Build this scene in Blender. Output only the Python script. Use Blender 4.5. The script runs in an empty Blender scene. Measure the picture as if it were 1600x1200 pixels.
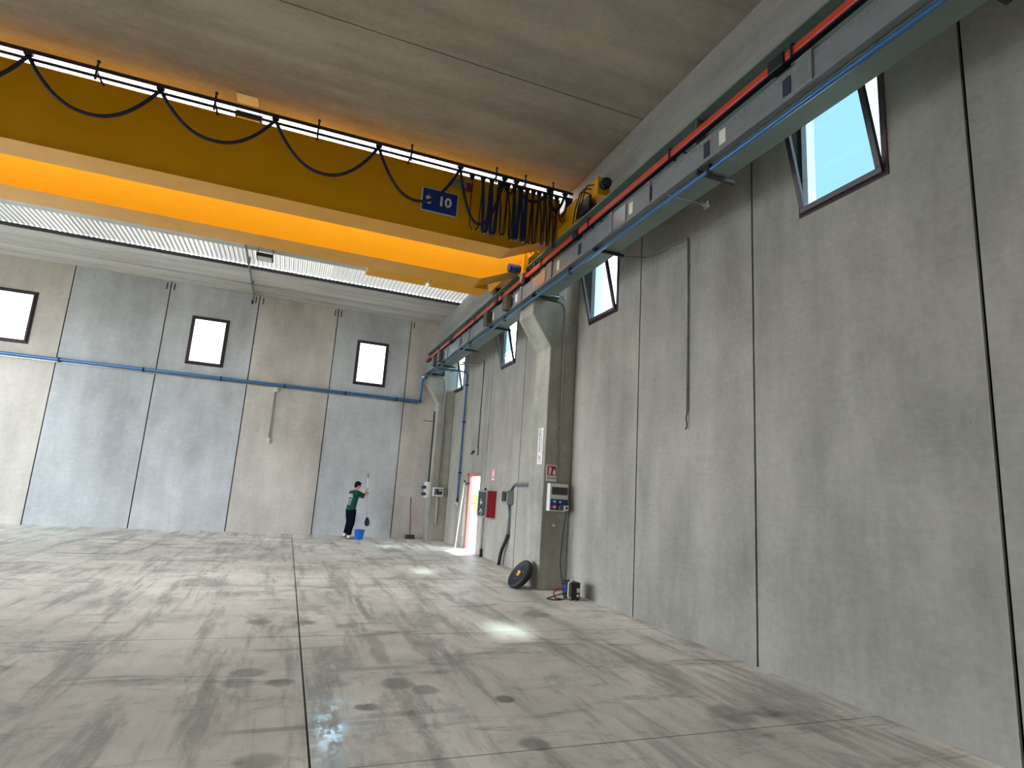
import bpy, bmesh, math, random
from mathutils import Vector, Matrix
random.seed(7)
PI = math.pi
COL = bpy.context.scene.collection
WORLD = {}            # object name -> world position of its origin

# ------------------------------------------------------------------ helpers
def lin(c):
    return tuple(((v / 255) / 12.92 if v / 255 <= 0.04045 else ((v / 255 + 0.055) / 1.055) ** 2.4) for v in c) + (1,)

def wpos(o):
    return WORLD.get(o.name, Vector((0, 0, 0)))

class MB:
    """collects shapes in world coordinates and links them as ONE mesh object"""
    def __init__(self):
        self.bm = bmesh.new()
    def quad(self, pts, m=0, smooth=False):
        f = self.bm.faces.new([self.bm.verts.new(p) for p in pts]); f.material_index = m; f.smooth = smooth
    def box(self, x0, x1, y0, y1, z0, z1, m=0, M=None):
        P = [Vector((x, y, z)) for z in (z0, z1) for y in (y0, y1) for x in (x0, x1)]
        if M is not None: P = [M @ p for p in P]
        v = [self.bm.verts.new(p) for p in P]
        for q in ((0, 2, 3, 1), (4, 5, 7, 6), (0, 1, 5, 4), (2, 6, 7, 3), (0, 4, 6, 2), (1, 3, 7, 5)):
            f = self.bm.faces.new([v[i] for i in q]); f.material_index = m
        return self
    def prism(self, poly, d, m=0):
        """poly: planar list of 3D points, d: extrusion vector"""
        d = Vector(d)
        a = [self.bm.verts.new(Vector(p)) for p in poly]
        b = [self.bm.verts.new(Vector(p) + d) for p in poly]
        n = len(poly)
        fs = [self.bm.faces.new(a[::-1]), self.bm.faces.new(b)]
        for i in range(n):
            fs.append(self.bm.faces.new([a[i], a[(i + 1) % n], b[(i + 1) % n], b[i]]))
        for f in fs: f.material_index = m
        return self
    def tube(self, pts, r, seg=8, m=0, flat=1.0, up=None, cap=True):
        """sweep along a polyline; r is a radius or one per point; flat squeezes the second axis"""
        pts = [Vector(p) for p in pts]
        rs = r if isinstance(r, (list, tuple)) else [r] * len(pts)
        n = len(pts); rings = []
        ref = Vector(up) if up else None
        t0 = (pts[1] - pts[0]).normalized()
        if ref is None: ref = Vector((0, 0, 1)) if abs(t0.z) < 0.9 else Vector((1, 0, 0))
        u = (ref - t0 * ref.dot(t0)).normalized()
        for i in range(n):
            t = (pts[min(i + 1, n - 1)] - pts[max(i - 1, 0)]).normalized()
            if up is not None:
                q = Vector(up); q = q - t * q.dot(t)
                if q.length > 1e-4: u = q.normalized()
            else:
                u = (u - t * u.dot(t)).normalized()
            w = t.cross(u)
            rings.append([self.bm.verts.new(pts[i] + u * (math.cos(a) * rs[i]) + w * (math.sin(a) * rs[i] * flat))
                          for a in [2 * PI * k / seg for k in range(seg)]])
        for i in range(n - 1):
            for k in range(seg):
                f = self.bm.faces.new([rings[i][k], rings[i][(k + 1) % seg], rings[i + 1][(k + 1) % seg], rings[i + 1][k]])
                f.material_index = m; f.smooth = True
        if cap:
            for q in (rings[0][::-1], rings[-1]):
                f = self.bm.faces.new(q); f.material_index = m
        return self
    def cyl(self, p0, p1, r, seg=16, m=0):
        return self.tube([p0, p1], r, seg, m)
    def lathe(self, prof, M, seg=28, m=0):
        """prof: (radius, height) pairs about the local z axis of M"""
        rings = []
        for (r, h) in prof:
            rings.append([self.bm.verts.new(M @ Vector((r * math.cos(2 * PI * k / seg), r * math.sin(2 * PI * k / seg), h))) for k in range(seg)])
        for i in range(len(rings) - 1):
            for k in range(seg):
                f = self.bm.faces.new([rings[i][k], rings[i][(k + 1) % seg], rings[i + 1][(k + 1) % seg], rings[i + 1][k]])
                f.material_index = m; f.smooth = True
        for q in (rings[0][::-1], rings[-1]):
            f = self.bm.faces.new(q); f.material_index = m
        return self
    def ball(self, c, r, m=0, seg=12, scale=(1, 1, 1), M=None):
        c = Vector(c); rings = []
        for i in range(1, seg // 2):
            th = PI * i / (seg // 2)
            row = []
            for k in range(seg):
                ph = 2 * PI * k / seg
                p = Vector((r * scale[0] * math.sin(th) * math.cos(ph), r * scale[1] * math.sin(th) * math.sin(ph), r * scale[2] * math.cos(th)))
                if M is not None: p = M @ p
                row.append(self.bm.verts.new(c + p))
            rings.append(row)
        def pole(s):
            p = Vector((0, 0, s * r * scale[2]))
            if M is not None: p = M @ p
            return self.bm.verts.new(c + p)
        t, b = pole(1), pole(-1)
        for k in range(seg):
            fs = [self.bm.faces.new([t, rings[0][k], rings[0][(k + 1) % seg]]),
                  self.bm.faces.new([b, rings[-1][(k + 1) % seg], rings[-1][k]])]
            for i in range(len(rings) - 1):
                fs.append(self.bm.faces.new([rings[i][k], rings[i + 1][k], rings[i + 1][(k + 1) % seg], rings[i][(k + 1) % seg]]))
            for f in fs: f.material_index = m; f.smooth = True
        return self
    def text(self, body, size, M, m=0, ext=0.002, bold=0.0, align='CENTER', xs=1.0):
        cu = bpy.data.curves.new('lettering', 'FONT'); cu.body = body; cu.size = size; cu.extrude = ext
        cu.align_x = align; cu.align_y = 'CENTER'; cu.offset = bold; cu.resolution_u = 4
        o = bpy.data.objects.new('lettering', cu); COL.objects.link(o)
        dg = bpy.context.evaluated_depsgraph_get()
        me = bpy.data.meshes.new_from_object(o.evaluated_get(dg))
        vs = [self.bm.verts.new(M @ Vector((v.co.x * xs, v.co.y, v.co.z))) for v in me.vertices]
        for p in me.polygons:
            try: f = self.bm.faces.new([vs[i] for i in p.vertices]); f.material_index = m
            except ValueError: pass
        bpy.data.objects.remove(o); bpy.data.meshes.remove(me); bpy.data.curves.remove(cu)
        return self
    def build(self, name, mats, parent=None, origin=None, bevel=0.0, world_origin=False, remesh=0.0, fixn=True):
        if fixn: bmesh.ops.recalc_face_normals(self.bm, faces=self.bm.faces[:])
        xs = [v.co for v in self.bm.verts]
        if parent is not None: og = wpos(parent)
        elif world_origin: og = Vector((0, 0, 0))
        elif origin is not None: og = Vector(origin)
        else:
            lo = [min(c[i] for c in xs) for i in range(3)]; hi = [max(c[i] for c in xs) for i in range(3)]
            og = Vector(((lo[0] + hi[0]) / 2, (lo[1] + hi[1]) / 2, lo[2]))
        bmesh.ops.translate(self.bm, verts=self.bm.verts[:], vec=-og)
        me = bpy.data.meshes.new(name); self.bm.to_mesh(me); self.bm.free()
        mats = mats if isinstance(mats, (list, tuple)) else [mats]
        for mm in mats: me.materials.append(mm)
        o = bpy.data.objects.new(name, me); COL.objects.link(o)
        if parent is not None:
            o.parent = parent
        else:
            o.location = og
        WORLD[o.name] = og.copy()
        if remesh:
            md = o.modifiers.new('r', 'REMESH'); md.mode = 'VOXEL'; md.voxel_size = remesh; md.use_smooth_shade = True
            ms = o.modifiers.new('s', 'SMOOTH'); ms.factor = 0.5; ms.iterations = 3
            dg = bpy.context.evaluated_depsgraph_get()
            m2 = bpy.data.meshes.new_from_object(o.evaluated_get(dg))
            o.modifiers.clear(); o.data = m2; m2.name = name
            if not m2.materials: m2.materials.append(mats[0])
            for p in m2.polygons: p.use_smooth = True
        if bevel:
            b = o.modifiers.new('bevel', 'BEVEL'); b.width = bevel; b.segments = 2; b.limit_method = 'ANGLE'; b.angle_limit = 0.7
        return o

def tag(o, label=None, cat=None, group=None, kind=None):
    if label: o['label'] = label
    if cat: o['category'] = cat
    if group: o['group'] = group
    if kind: o['kind'] = kind
    return o

def thing(name, loc, label, cat, group=None, kind=None):
    o = bpy.data.objects.new(name, None); COL.objects.link(o)
    o.location = loc; o.empty_display_size = 0.2
    WORLD[o.name] = Vector(loc)
    return tag(o, label, cat, group, kind)

def rounded(pts, r, n=5):
    """round the corners of a polyline"""
    pts = [Vector(p) for p in pts]; out = [pts[0]]
    for i in range(1, len(pts) - 1):
        a, b, c = pts[i - 1], pts[i], pts[i + 1]
        rr = min(r, (a - b).length * 0.45, (c - b).length * 0.45)
        p, q = b + (a - b).normalized() * rr, b + (c - b).normalized() * rr
        for k in range(n + 1):
            t = k / n
            out.append(p * (1 - t) ** 2 + b * (2 * t * (1 - t)) + q * t * t)
    out.append(pts[-1])
    return out

# ------------------------------------------------------------------ materials
def newmat(name):
    m = bpy.data.materials.new(name); m.use_nodes = True
    nt = m.node_tree; b = nt.nodes['Principled BSDF']
    return m, nt, b

def plain(name, rgb, rough=0.5, metal=0.0, var=0.06, scale=9.0, bump=0.0, spec=0.5):
    m, nt, b = newmat(name); N = nt.nodes.new; L = nt.links.new
    tc = N('ShaderNodeTexCoord'); nz = N('ShaderNodeTexNoise'); nz.inputs['Scale'].default_value = scale; nz.inputs['Detail'].default_value = 5
    L(tc.outputs['Object'], nz.inputs['Vector'])
    mr = N('ShaderNodeMapRange'); mr.inputs['From Min'].default_value = 0.3; mr.inputs['From Max'].default_value = 0.7
    mr.inputs['To Min'].default_value = 1 - var; mr.inputs['To Max'].default_value = 1 + var
    L(nz.outputs['Fac'], mr.inputs['Value'])
    mx = N('ShaderNodeVectorMath'); mx.operation = 'SCALE'; mx.inputs[0].default_value = lin(rgb)[:3]
    L(mr.outputs['Result'], mx.inputs['Scale']); L(mx.outputs['Vector'], b.inputs['Base Color'])
    b.inputs['Roughness'].default_value = rough; b.inputs['Metallic'].default_value = metal
    b.inputs['Specular IOR Level'].default_value = spec
    if bump:
        bp = N('ShaderNodeBump'); bp.inputs['Strength'].default_value = bump; bp.inputs['Distance'].default_value = 0.01
        L(nz.outputs['Fac'], bp.inputs['Height']); L(bp.outputs['Normal'], b.inputs['Normal'])
    return m

def concrete(name, rgb, dark, big=(0.5, 0.5, 0.35), streak=(2.2, 2.2, 0.25), fine=14.0, rough=0.85, cmin=0.35, cmax=0.7, bump=0.25, amt=1.0):
    """cast concrete: cloudy mottling, drawn-out streaks, fine pores"""
    m, nt, b = newmat(name); N = nt.nodes.new; L = nt.links.new
    tc = N('ShaderNodeTexCoord')
    def noise(sc, detail, rough_=0.6):
        mp = N('ShaderNodeMapping'); mp.inputs['Scale'].default_value = sc
        L(tc.outputs['Object'], mp.inputs['Vector'])
        n = N('ShaderNodeTexNoise'); n.inputs['Scale'].default_value = 1.0; n.inputs['Detail'].default_value = detail; n.inputs['Roughness'].default_value = rough_
        L(mp.outputs['Vector'], n.inputs['Vector']); return n
    a = noise(big, 6, 0.65); s = noise(streak, 5); f = noise((fine,) * 3, 4)
    add = N('ShaderNodeMath'); add.operation = 'MULTIPLY_ADD'; add.inputs[1].default_value = 0.45
    L(s.outputs['Fac'], add.inputs[0]); L(a.outputs['Fac'], add.inputs[2])
    add2 = N('ShaderNodeMath'); add2.operation = 'MULTIPLY_ADD'; add2.inputs[1].default_value = 0.22
    L(f.outputs['Fac'], add2.inputs[0]); L(add.outputs[0], add2.inputs[2])
    mr = N('ShaderNodeMapRange'); mr.inputs['From Min'].default_value = cmin + 0.28; mr.inputs['From Max'].default_value = cmax + 0.46
    L(add2.outputs[0], mr.inputs['Value'])
    mx = N('ShaderNodeMix'); mx.data_type = 'RGBA'; mx.inputs[6].default_value = lin(dark); mx.inputs[7].default_value = lin(rgb)
    L(mr.outputs['Result'], mx.inputs[0])
    br = noise((2.0, 2.0, 34.0), 4)
    b1 = N('ShaderNodeMapRange'); b1.inputs['From Min'].default_value = 0.3; b1.inputs['From Max'].default_value = 0.7; b1.inputs['To Min'].default_value = 0.96; b1.inputs['To Max'].default_value = 1.035
    L(br.outputs['Fac'], b1.inputs['Value'])
    po = N('ShaderNodeTexVoronoi'); po.inputs['Scale'].default_value = 4.0; L(tc.outputs['Object'], po.inputs['Vector'])
    p1 = N('ShaderNodeMapRange'); p1.inputs['From Min'].default_value = 0.02; p1.inputs['From Max'].default_value = 0.06; p1.inputs['To Min'].default_value = 0.72; L(po.outputs['Distance'], p1.inputs['Value'])
    mm = N('ShaderNodeMath'); mm.operation = 'MULTIPLY'; L(b1.outputs[0], mm.inputs[0]); L(p1.outputs[0], mm.inputs[1])
    sc_ = N('ShaderNodeVectorMath'); sc_.operation = 'SCALE'; L(mx.outputs[2], sc_.inputs[0]); L(mm.outputs[0], sc_.inputs['Scale']); L(sc_.outputs['Vector'], b.inputs['Base Color'])
    # pores
    po = N('ShaderNodeTexVoronoi'); po.inputs['Scale'].default_value = 4.0; L(tc.outputs['Object'], po.inputs['Vector'])
    pr = N('ShaderNodeMapRange'); pr.inputs['From Min'].default_value = 0.02; pr.inputs['From Max'].default_value = 0.05
    L(po.outputs['Distance'], pr.inputs['Value'])
    hb = N('ShaderNodeMath'); hb.operation = 'MULTIPLY_ADD'; hb.inputs[1].default_value = 0.6
    L(f.outputs['Fac'], hb.inputs[0]); L(pr.outputs['Result'], hb.inputs[2])
    bp = N('ShaderNodeBump'); bp.inputs['Strength'].default_value = bump; bp.inputs['Distance'].default_value = 0.006
    L(hb.outputs[0], bp.inputs['Height']); L(bp.outputs['Normal'], b.inputs['Normal'])
    b.inputs['Roughness'].default_value = rough; b.inputs['Specular IOR Level'].default_value = 0.3
    return m

M = {}
M['wall_beige'] = concrete('concrete_beige', (226, 219, 208), (176, 169, 160))
M['wall_grey'] = concrete('concrete_grey', (218, 221, 221), (166, 168, 168))
M['wall_pale'] = concrete('concrete_pale', (186, 181, 169), (134, 130, 121))
M['pillar'] = concrete('concrete_pillar', (188, 185, 172), (136, 133, 122), big=(1.2, 1.2, 0.8), streak=(5, 5, 0.5))
M['beam'] = concrete('concrete_beam', (190, 188, 185), (148, 146, 143), big=(1.0, 0.35, 1.0), streak=(4, 0.3, 4))
M['ceiling'] = concrete('concrete_ceiling', (190, 179, 162), (134, 125, 113), big=(0.25, 0.6, 0.6), streak=(0.25, 2.4, 2.4))
M['ceiling_lit'] = concrete('concrete_ceiling_lit', (226, 223, 216), (168, 163, 156), big=(0.22, 1.2, 0.6), streak=(0.16, 6.0, 2.4))  # lit copy of the ceiling concrete, light at the back put into the colour
M['joint'] = plain('dark_joint', (52, 48, 44), 0.9)  # dark sealant colour of the joints
M['dark_metal'] = plain('dark_metal_trim', (52, 52, 54), 0.5, 0.3)
M['steel_green'] = plain('steel_grey_green', (116, 132, 124), 0.38, 0.15, 0.08, 2.5)
M['rail_steel'] = plain('rail_steel', (92, 90, 86), 0.35, 0.8)
M['galv'] = plain('galvanised_steel', (176, 180, 184), 0.32, 0.75, 0.12, 3.0)
M['galv_dull'] = plain('galvanised_dull', (140, 143, 146), 0.45, 0.5, 0.1, 5.0)
M['orange'] = plain('orange_plastic', (196, 64, 44), 0.38, 0, 0.05, 2)
M['black'] = plain('black_plastic', (26, 27, 32), 0.45)
M['black_rubber'] = plain('black_rubber', (24, 28, 36), 0.6, 0, 0.12, 20)
M['navy'] = plain('navy_label', (34, 40, 66), 0.5)
M['cream'] = plain('cream_label', (224, 218, 196), 0.6)
M['brown_box'] = plain('brown_grey_box', (84, 72, 68), 0.5)
M['pipe_blue'] = plain('pipe_blue', (52, 106, 156), 0.35, 0.2, 0.05, 3)
M['cable_blue'] = plain('cable_blue', (24, 52, 118), 0.5, 0, 0.1, 12)
M['cable_navy'] = plain('cable_navy', (22, 28, 58), 0.5, 0, 0.1, 12)
M['cable_black'] = plain('cable_black', (22, 20, 20), 0.55)
M['crane_yellow'] = plain('crane_yellow', (226, 160, 1), 0.45, 0, 0.03, 1.2, 0, 0.22)
M['crane_gloss'] = plain('crane_yellow_gloss', (226, 160, 1), 0.3, 0, 0.06, 2.5, 0, 0.6)
M['sign_blue'] = plain('sign_blue', (10, 44, 132), 0.4)
M['white_paint'] = plain('white_paint', (226, 226, 222), 0.5)
M['white_plastic'] = plain('white_plastic', (216, 214, 206), 0.42)
M['grey_plastic'] = plain('grey_plastic', (146, 148, 144), 0.5)
M['dark_glass'] = plain('dark_glass', (48, 52, 54), 0.12)
M['sign_red'] = plain('sign_red', (168, 20, 34), 0.45)
M['cab_red'] = plain('cabinet_red', (176, 16, 34), 0.35)
M['faded_red'] = plain('faded_red', (220, 156, 152), 0.7)
M['frame_dark'] = plain('window_frame_dark', (58, 42, 48), 0.4)
M['door_red'] = plain('door_frame_red', (206, 120, 112), 0.5)
M['blue_panel'] = plain('blue_panel', (26, 52, 122), 0.4)
M['bucket'] = plain('bucket_blue', (26, 98, 190), 0.35)
M['mop_dark'] = plain('brush_bristle', (26, 52, 62), 0.9, 0, 0.3, 60, 0.5)
M['mop_handle'] = plain('white_handle', (226, 226, 220), 0.35)
M['teal_grip'] = plain('teal_grip', (112, 146, 144), 0.5)
M['red_wood'] = plain('red_handle', (132, 44, 48), 0.5)
M['broom'] = plain('broom_bristle', (66, 54, 60), 0.9, 0, 0.25, 60, 0.5)
M['yellow_hub'] = plain('yellow_hub', (230, 176, 36), 0.4)
M['skin'] = plain('skin', (204, 152, 128), 0.55, 0, 0.05, 14)
M['hair'] = plain('dark_hair', (18, 13, 14), 0.8, 0, 0.3, 80, 0.6, 0.1)
M['shirt'] = plain('green_cotton', (28, 70, 58), 0.95, 0, 0.12, 12, 0.2, 0.05)
M['trousers'] = plain('navy_trousers', (14, 16, 28), 0.95, 0, 0.15, 10, 0.2, 0.05)
M['shoe'] = plain('cream_shoe', (222, 210, 192), 0.6)
M['sole'] = plain('dark_sole', (60, 56, 52), 0.8)
M['apron'] = concrete('outdoor_concrete', (206, 200, 190), (176, 170, 160), big=(0.2, 0.2, 0.2), streak=(1, 1, 1))
M['leaf'] = plain('yellow_green_leaf', (150, 170, 60), 0.7, 0, 0.3, 6)

def brick_mat():
    m, nt, b = newmat('pink_brick'); N = nt.nodes.new; L = nt.links.new
    tc = N('ShaderNodeTexCoord'); mp = N('ShaderNodeMapping'); mp.inputs['Rotation'].default_value = (PI / 2, 0, 0)
    br = N('ShaderNodeTexBrick'); br.inputs['Scale'].default_value = 3.0
    br.inputs['Color1'].default_value = lin((222, 186, 176)); br.inputs['Color2'].default_value = lin((210, 170, 160)); br.inputs['Mortar'].default_value = lin((226, 214, 206))
    L(tc.outputs['Object'], mp.inputs['Vector']); L(mp.outputs['Vector'], br.inputs['Vector']); L(br.outputs['Color'], b.inputs['Base Color'])
    b.inputs['Roughness'].default_value = 0.9
    return m
M['brick'] = brick_mat()

def glass_mat():
    m, nt, b = newmat('window_glass'); N = nt.nodes.new; L = nt.links.new
    nt.nodes.remove(b); out = nt.nodes['Material Output']
    tr = N('ShaderNodeBsdfTransparent'); tr.inputs['Color'].default_value = (0.60, 0.70, 0.72, 1)
    gl = N('ShaderNodeBsdfGlossy'); gl.inputs['Roughness'].default_value = 0.03
    lw = N('ShaderNodeLayerWeight'); lw.inputs['Blend'].default_value = 0.5
    pw = N('ShaderNodeMath'); pw.operation = 'POWER'; pw.inputs[1].default_value = 4.0; L(lw.outputs['Facing'], pw.inputs[0])
    ma = N('ShaderNodeMath'); ma.operation = 'MULTIPLY_ADD'; ma.inputs[1].default_value = 0.5; ma.inputs[2].default_value = 0.04; L(pw.outputs[0], ma.inputs[0])
    mx = N('ShaderNodeMixShader'); L(ma.outputs[0], mx.inputs[0]); L(tr.outputs[0], mx.inputs[1]); L(gl.outputs[0], mx.inputs[2])
    L(mx.outputs[0], out.inputs['Surface'])
    return m
M['glass'] = glass_mat()
M['lining'] = plain('window_lining_white', (232, 232, 230), 0.5)

def skylight_mat(name, strength, tint, ridge=0.5, sheets=0.0):
    """corrugated sheet that glows in place of daylight, with its steep flanks dimmed"""
    m, nt, b = newmat(name); N = nt.nodes.new; L = nt.links.new
    ge = N('ShaderNodeNewGeometry'); sp = N('ShaderNodeSeparateXYZ'); L(ge.outputs['True Normal'], sp.inputs[0])
    ab = N('ShaderNodeMath'); ab.operation = 'ABSOLUTE'; L(sp.outputs['X'], ab.inputs[0])
    mr = N('ShaderNodeMapRange'); mr.inputs['From Min'].default_value = 0.1; mr.inputs['From Max'].default_value = 0.75
    mr.inputs['To Min'].default_value = 1.0; mr.inputs['To Max'].default_value = 1.0 - ridge; L(ab.outputs[0], mr.inputs['Value'])
    tc = N('ShaderNodeTexCoord'); s2 = N('ShaderNodeSeparateXYZ'); L(tc.outputs['Object'], s2.inputs[0])
    fl = N('ShaderNodeMath'); fl.operation = 'SNAP'; fl.inputs[1].default_value = 1.05; L(s2.outputs['X'], fl.inputs[0])
    wn = N('ShaderNodeTexWhiteNoise'); wn.noise_dimensions = '1D'; L(fl.outputs[0], wn.inputs['W'])
    m2 = N('ShaderNodeMapRange'); m2.inputs['To Min'].default_value = 1 - sheets; m2.inputs['To Max'].default_value = 1 + sheets; L(wn.outputs['Value'], m2.inputs['Value'])
    mu = N('ShaderNodeMath'); mu.operation = 'MULTIPLY'; L(mr.outputs[0], mu.inputs[0]); L(m2.outputs[0], mu.inputs[1])
    ms = N('ShaderNodeMath'); ms.operation = 'MULTIPLY'; ms.inputs[1].default_value = strength; L(mu.outputs[0], ms.inputs[0])
    b.inputs['Base Color'].default_value = (0.75, 0.75, 0.72, 1); b.inputs['Roughness'].default_value = 0.4
    b.inputs['Emission Color'].default_value = tint; L(ms.outputs[0], b.inputs['Emission Strength'])  # own emission stands for daylight coming through the sheet
    return m
M['sky_main'] = skylight_mat('skylight_sheet', 1.2, (0.95, 0.99, 1.03, 1), 0.3)
M['sky_dimmed'] = skylight_mat('skylight_sheet_dimmed', 0.205, (1, 1, 0.99, 1), 0.95, 0.45)  # glow turned down: greyness of the grazing view put into the emission

def floor_mat():
    m, nt, b = newmat('polished_concrete_floor'); N = nt.nodes.new; L = nt.links.new
    tc = N('ShaderNodeTexCoord')
    def mth(op, a, b_=None, c=None):
        n = N('ShaderNodeMath'); n.operation = op
        for i, v in enumerate((a, b_, c)):
            if v is None: continue
            if isinstance(v, (int, float)): n.inputs[i].default_value = v
            else: L(v, n.inputs[i])
        return n.outputs[0]
    def noise(sc, detail, r=0.6, rot=0.0, dist=0.0):
        mp = N('ShaderNodeMapping'); mp.inputs['Scale'].default_value = sc; mp.inputs['Rotation'].default_value = (0, 0, rot)
        L(tc.outputs['Object'], mp.inputs['Vector'])
        n = N('ShaderNodeTexNoise'); n.inputs['Scale'].default_value = 1.0; n.inputs['Detail'].default_value = detail; n.inputs['Roughness'].default_value = r
        n.inputs['Distortion'].default_value = dist
        L(mp.outputs['Vector'], n.inputs['Vector']); return n.outputs['Fac']
    def ramp(v, a, b_, lo=0.0, hi=1.0):
        n = N('ShaderNodeMapRange'); n.interpolation_type = 'SMOOTHSTEP'
        for k, x in (('From Min', a), ('From Max', b_), ('To Min', lo), ('To Max', hi)): n.inputs[k].default_value = x
        L(v, n.inputs['Value']); return n.outputs['Result']
    def mix(f, c1, c2):
        n = N('ShaderNodeMix'); n.data_type = 'RGBA'
        if isinstance(f, float): n.inputs[0].default_value = f
        else: L(f, n.inputs[0])
        for i, c in ((6, c1), (7, c2)):
            if isinstance(c, tuple): n.inputs[i].default_value = c
            else: L(c, n.inputs[i])
        return n.outputs[2]
    sx = N('ShaderNodeSeparateXYZ'); L(tc.outputs['Object'], sx.inputs[0]); X, Y = sx.outputs['X'], sx.outputs['Y']
    big = noise((0.45, 0.35, 1), 6, 0.65, 0.3); med = noise((1.6, 0.9, 1), 8, 0.7, 0.2, 0.6)
    sweep = noise((2.6, 0.3, 1), 8, 0.7, 0.1, 0.15); cross = noise((0.55, 2.0, 1), 8, 0.74, -0.12, 0.4); fine = noise((26, 26, 1), 4)
    col = mix(ramp(big, 0.35, 0.65), lin((214, 209, 198)), lin((252, 246, 234)))
    col = mix(mth('MULTIPLY', ramp(med, 0.52, 0.3), 0.65), col, lin((132, 129, 123)))
    col = mix(mth('MULTIPLY', ramp(sweep, 0.52, 0.36), 0.6), col, lin((126, 122, 115)))
    col = mix(mth('MULTIPLY', ramp(cross, 0.52, 0.68), 0.68), col, lin((98, 94, 88)))
    col = mix(mth('MULTIPLY', ramp(sweep, 0.56, 0.72), 0.5), col, lin((232, 228, 220)))
    col = mix(mth('MULTIPLY', ramp(fine, 0.35, 0.65), 0.16), col, lin((232, 228, 218)))
    # fine scratches
    scr = noise((9.0, 0.35, 1), 3, 0.5, 0.9, 0.3)
    col = mix(mth('MULTIPLY', ramp(scr, 0.64, 0.7), 0.3), col, lin((206, 202, 194)))
    # round and long oil stains
    spots = [(0.80, 4.93, 0.10, 1), (1.92, 4.90, 0.10, 1), (1.84, 4.03, 0.13, 0.8), (1.12, 5.44, 0.16, 0.8), (1.33, 5.25, 0.13, 0.8),
             (0.17, 5.62, 0.13, 0.7), (-0.09, 5.92, 0.15, 0.7), (-0.17, 5.66, 0.14, 0.6), (0.41, 7.81, 0.14, 0.8), (-0.1, 7.87, 0.15, 0.8),
             (0.88, 7.61, 0.14, 0.5), (3.61, 8.12, 0.22, 0.9), (3.72, 4.25, 0.22, 0.7), (4.05, 4.2, 0.14, 0.5), (0.05, 4.15, 0.14, 0.7), (0.62, 5.5, 0.12, 0.5)]
    wob = N('ShaderNodeVectorMath'); wob.operation = 'MULTIPLY_ADD'; wob.inputs[1].default_value = (0.12, 0.12, 0)
    wn = N('ShaderNodeTexNoise'); wn.inputs['Scale'].default_value = 5.0; L(tc.outputs['Object'], wn.inputs['Vector'])
    L(wn.outputs['Color'], wob.inputs[0]); L(tc.outputs['Object'], wob.inputs[2])
    acc = None
    for (px, py, r, s) in spots:
        d = N('ShaderNodeVectorMath'); d.operation = 'DISTANCE'; d.inputs[1].default_value = (px + 0.06, py + 0.06, 0); L(wob.outputs[0], d.inputs[0])
        v = ramp(d.outputs['Value'], r * 0.6, r * 1.15, s, 0.0)
        acc = v if acc is None else mth('MAXIMUM', acc, v)
    for (x0, y0, hx, hy, s) in [(1.22, 8.7, 0.06, 1.2, 0.6), (1.12, 6.6, 0.11, 0.7, 0.5), (1.1, 4.75, 0.5, 0.06, 0.5), (0.9, 5.9, 0.6, 0.08, 0.4), (0.35, 4.62, 0.8, 0.05, 0.5)]:
        ax = ramp(mth('ABSOLUTE', mth('SUBTRACT', mth('ADD', X, mth('MULTIPLY', med, 0.3)), x0 + 0.15)), hx * 0.4, hx, 1, 0)
        ay = ramp(mth('ABSOLUTE', mth('SUBTRACT', Y, y0)), hy * 0.5, hy, 1, 0)
        acc = mth('MAXIMUM', acc, mth('MULTIPLY', mth('MULTIPLY', ax, ay), s))
    acc = mth('MULTIPLY', acc, ramp(med, 0.3, 0.6, 0.35, 0.95))
    col = mix(mth('MULTIPLY', acc, 0.8), col, lin((64, 60, 54)))
    # sawn joints
    j1 = mth('COMPARE', X, 0.345, 0.0075); j1b = mth('COMPARE', X, -6.2, 0.0075); j1 = mth('MAXIMUM', j1, j1b)
    wy = N('ShaderNodeMath'); wy.operation = 'WRAP'; wy.inputs[1].default_value = 3.95 + 1.6; wy.inputs[2].default_value = 3.95 - 1.6
    L(Y, wy.inputs[0]); j2 = mth('COMPARE', wy.outputs[0], 3.95, 0.005)
    jn = mth('MAXIMUM', j1, mth('MULTIPLY', j2, 0.8))
    col = mix(jn, col, lin((38, 34, 30)))
    L(col, b.inputs['Base Color'])
    wetd = N('ShaderNodeVectorMath'); wetd.operation = 'DISTANCE'; wetd.inputs[1].default_value = (0.62, 4.5, 0); L(tc.outputs['Object'], wetd.inputs[0])
    wet = mth('MULTIPLY', ramp(wetd.outputs['Value'], 0.5, 1.15, 1.0, 0.0), ramp(X, 0.345, 0.36, 0.0, 1.0))
    wet = mth('MULTIPLY', wet, ramp(noise((8.0, 4.0, 1), 8, 0.8), 0.36, 0.56, 0.0, 1.0))
    rg = mth('ADD', ramp(med, 0.3, 0.7, 0.44, 0.6), mth('MULTIPLY', fine, 0.12))
    rg = mth('SUBTRACT', rg, mth('MULTIPLY', wet, 0.42))
    rg = mth('ADD', rg, mth('MULTIPLY', jn, 0.4))
    L(rg, b.inputs['Roughness']); b.inputs['Specular IOR Level'].default_value = 0.5
    bp = N('ShaderNodeBump'); bp.inputs['Strength'].default_value = 0.05; bp.inputs['Distance'].default_value = 0.01
    hh = mth('SUBTRACT', mth('ADD', mth('MULTIPLY', med, 0.5), mth('MULTIPLY', fine, 0.25)), mth('MULTIPLY', jn, 1.2))
    L(hh, bp.inputs['Height']); L(bp.outputs['Normal'], b.inputs['Normal'])
    return m
M['floor'] = floor_mat()

# ------------------------------------------------------------------ setting
XR, YB, ZC = 5.07, 19.9, 7.52       # right wall face, back wall face, ceiling underside
XL, YF = -12.6, -7.6                # left wall face, wall behind the viewer
TH = 0.2

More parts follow.
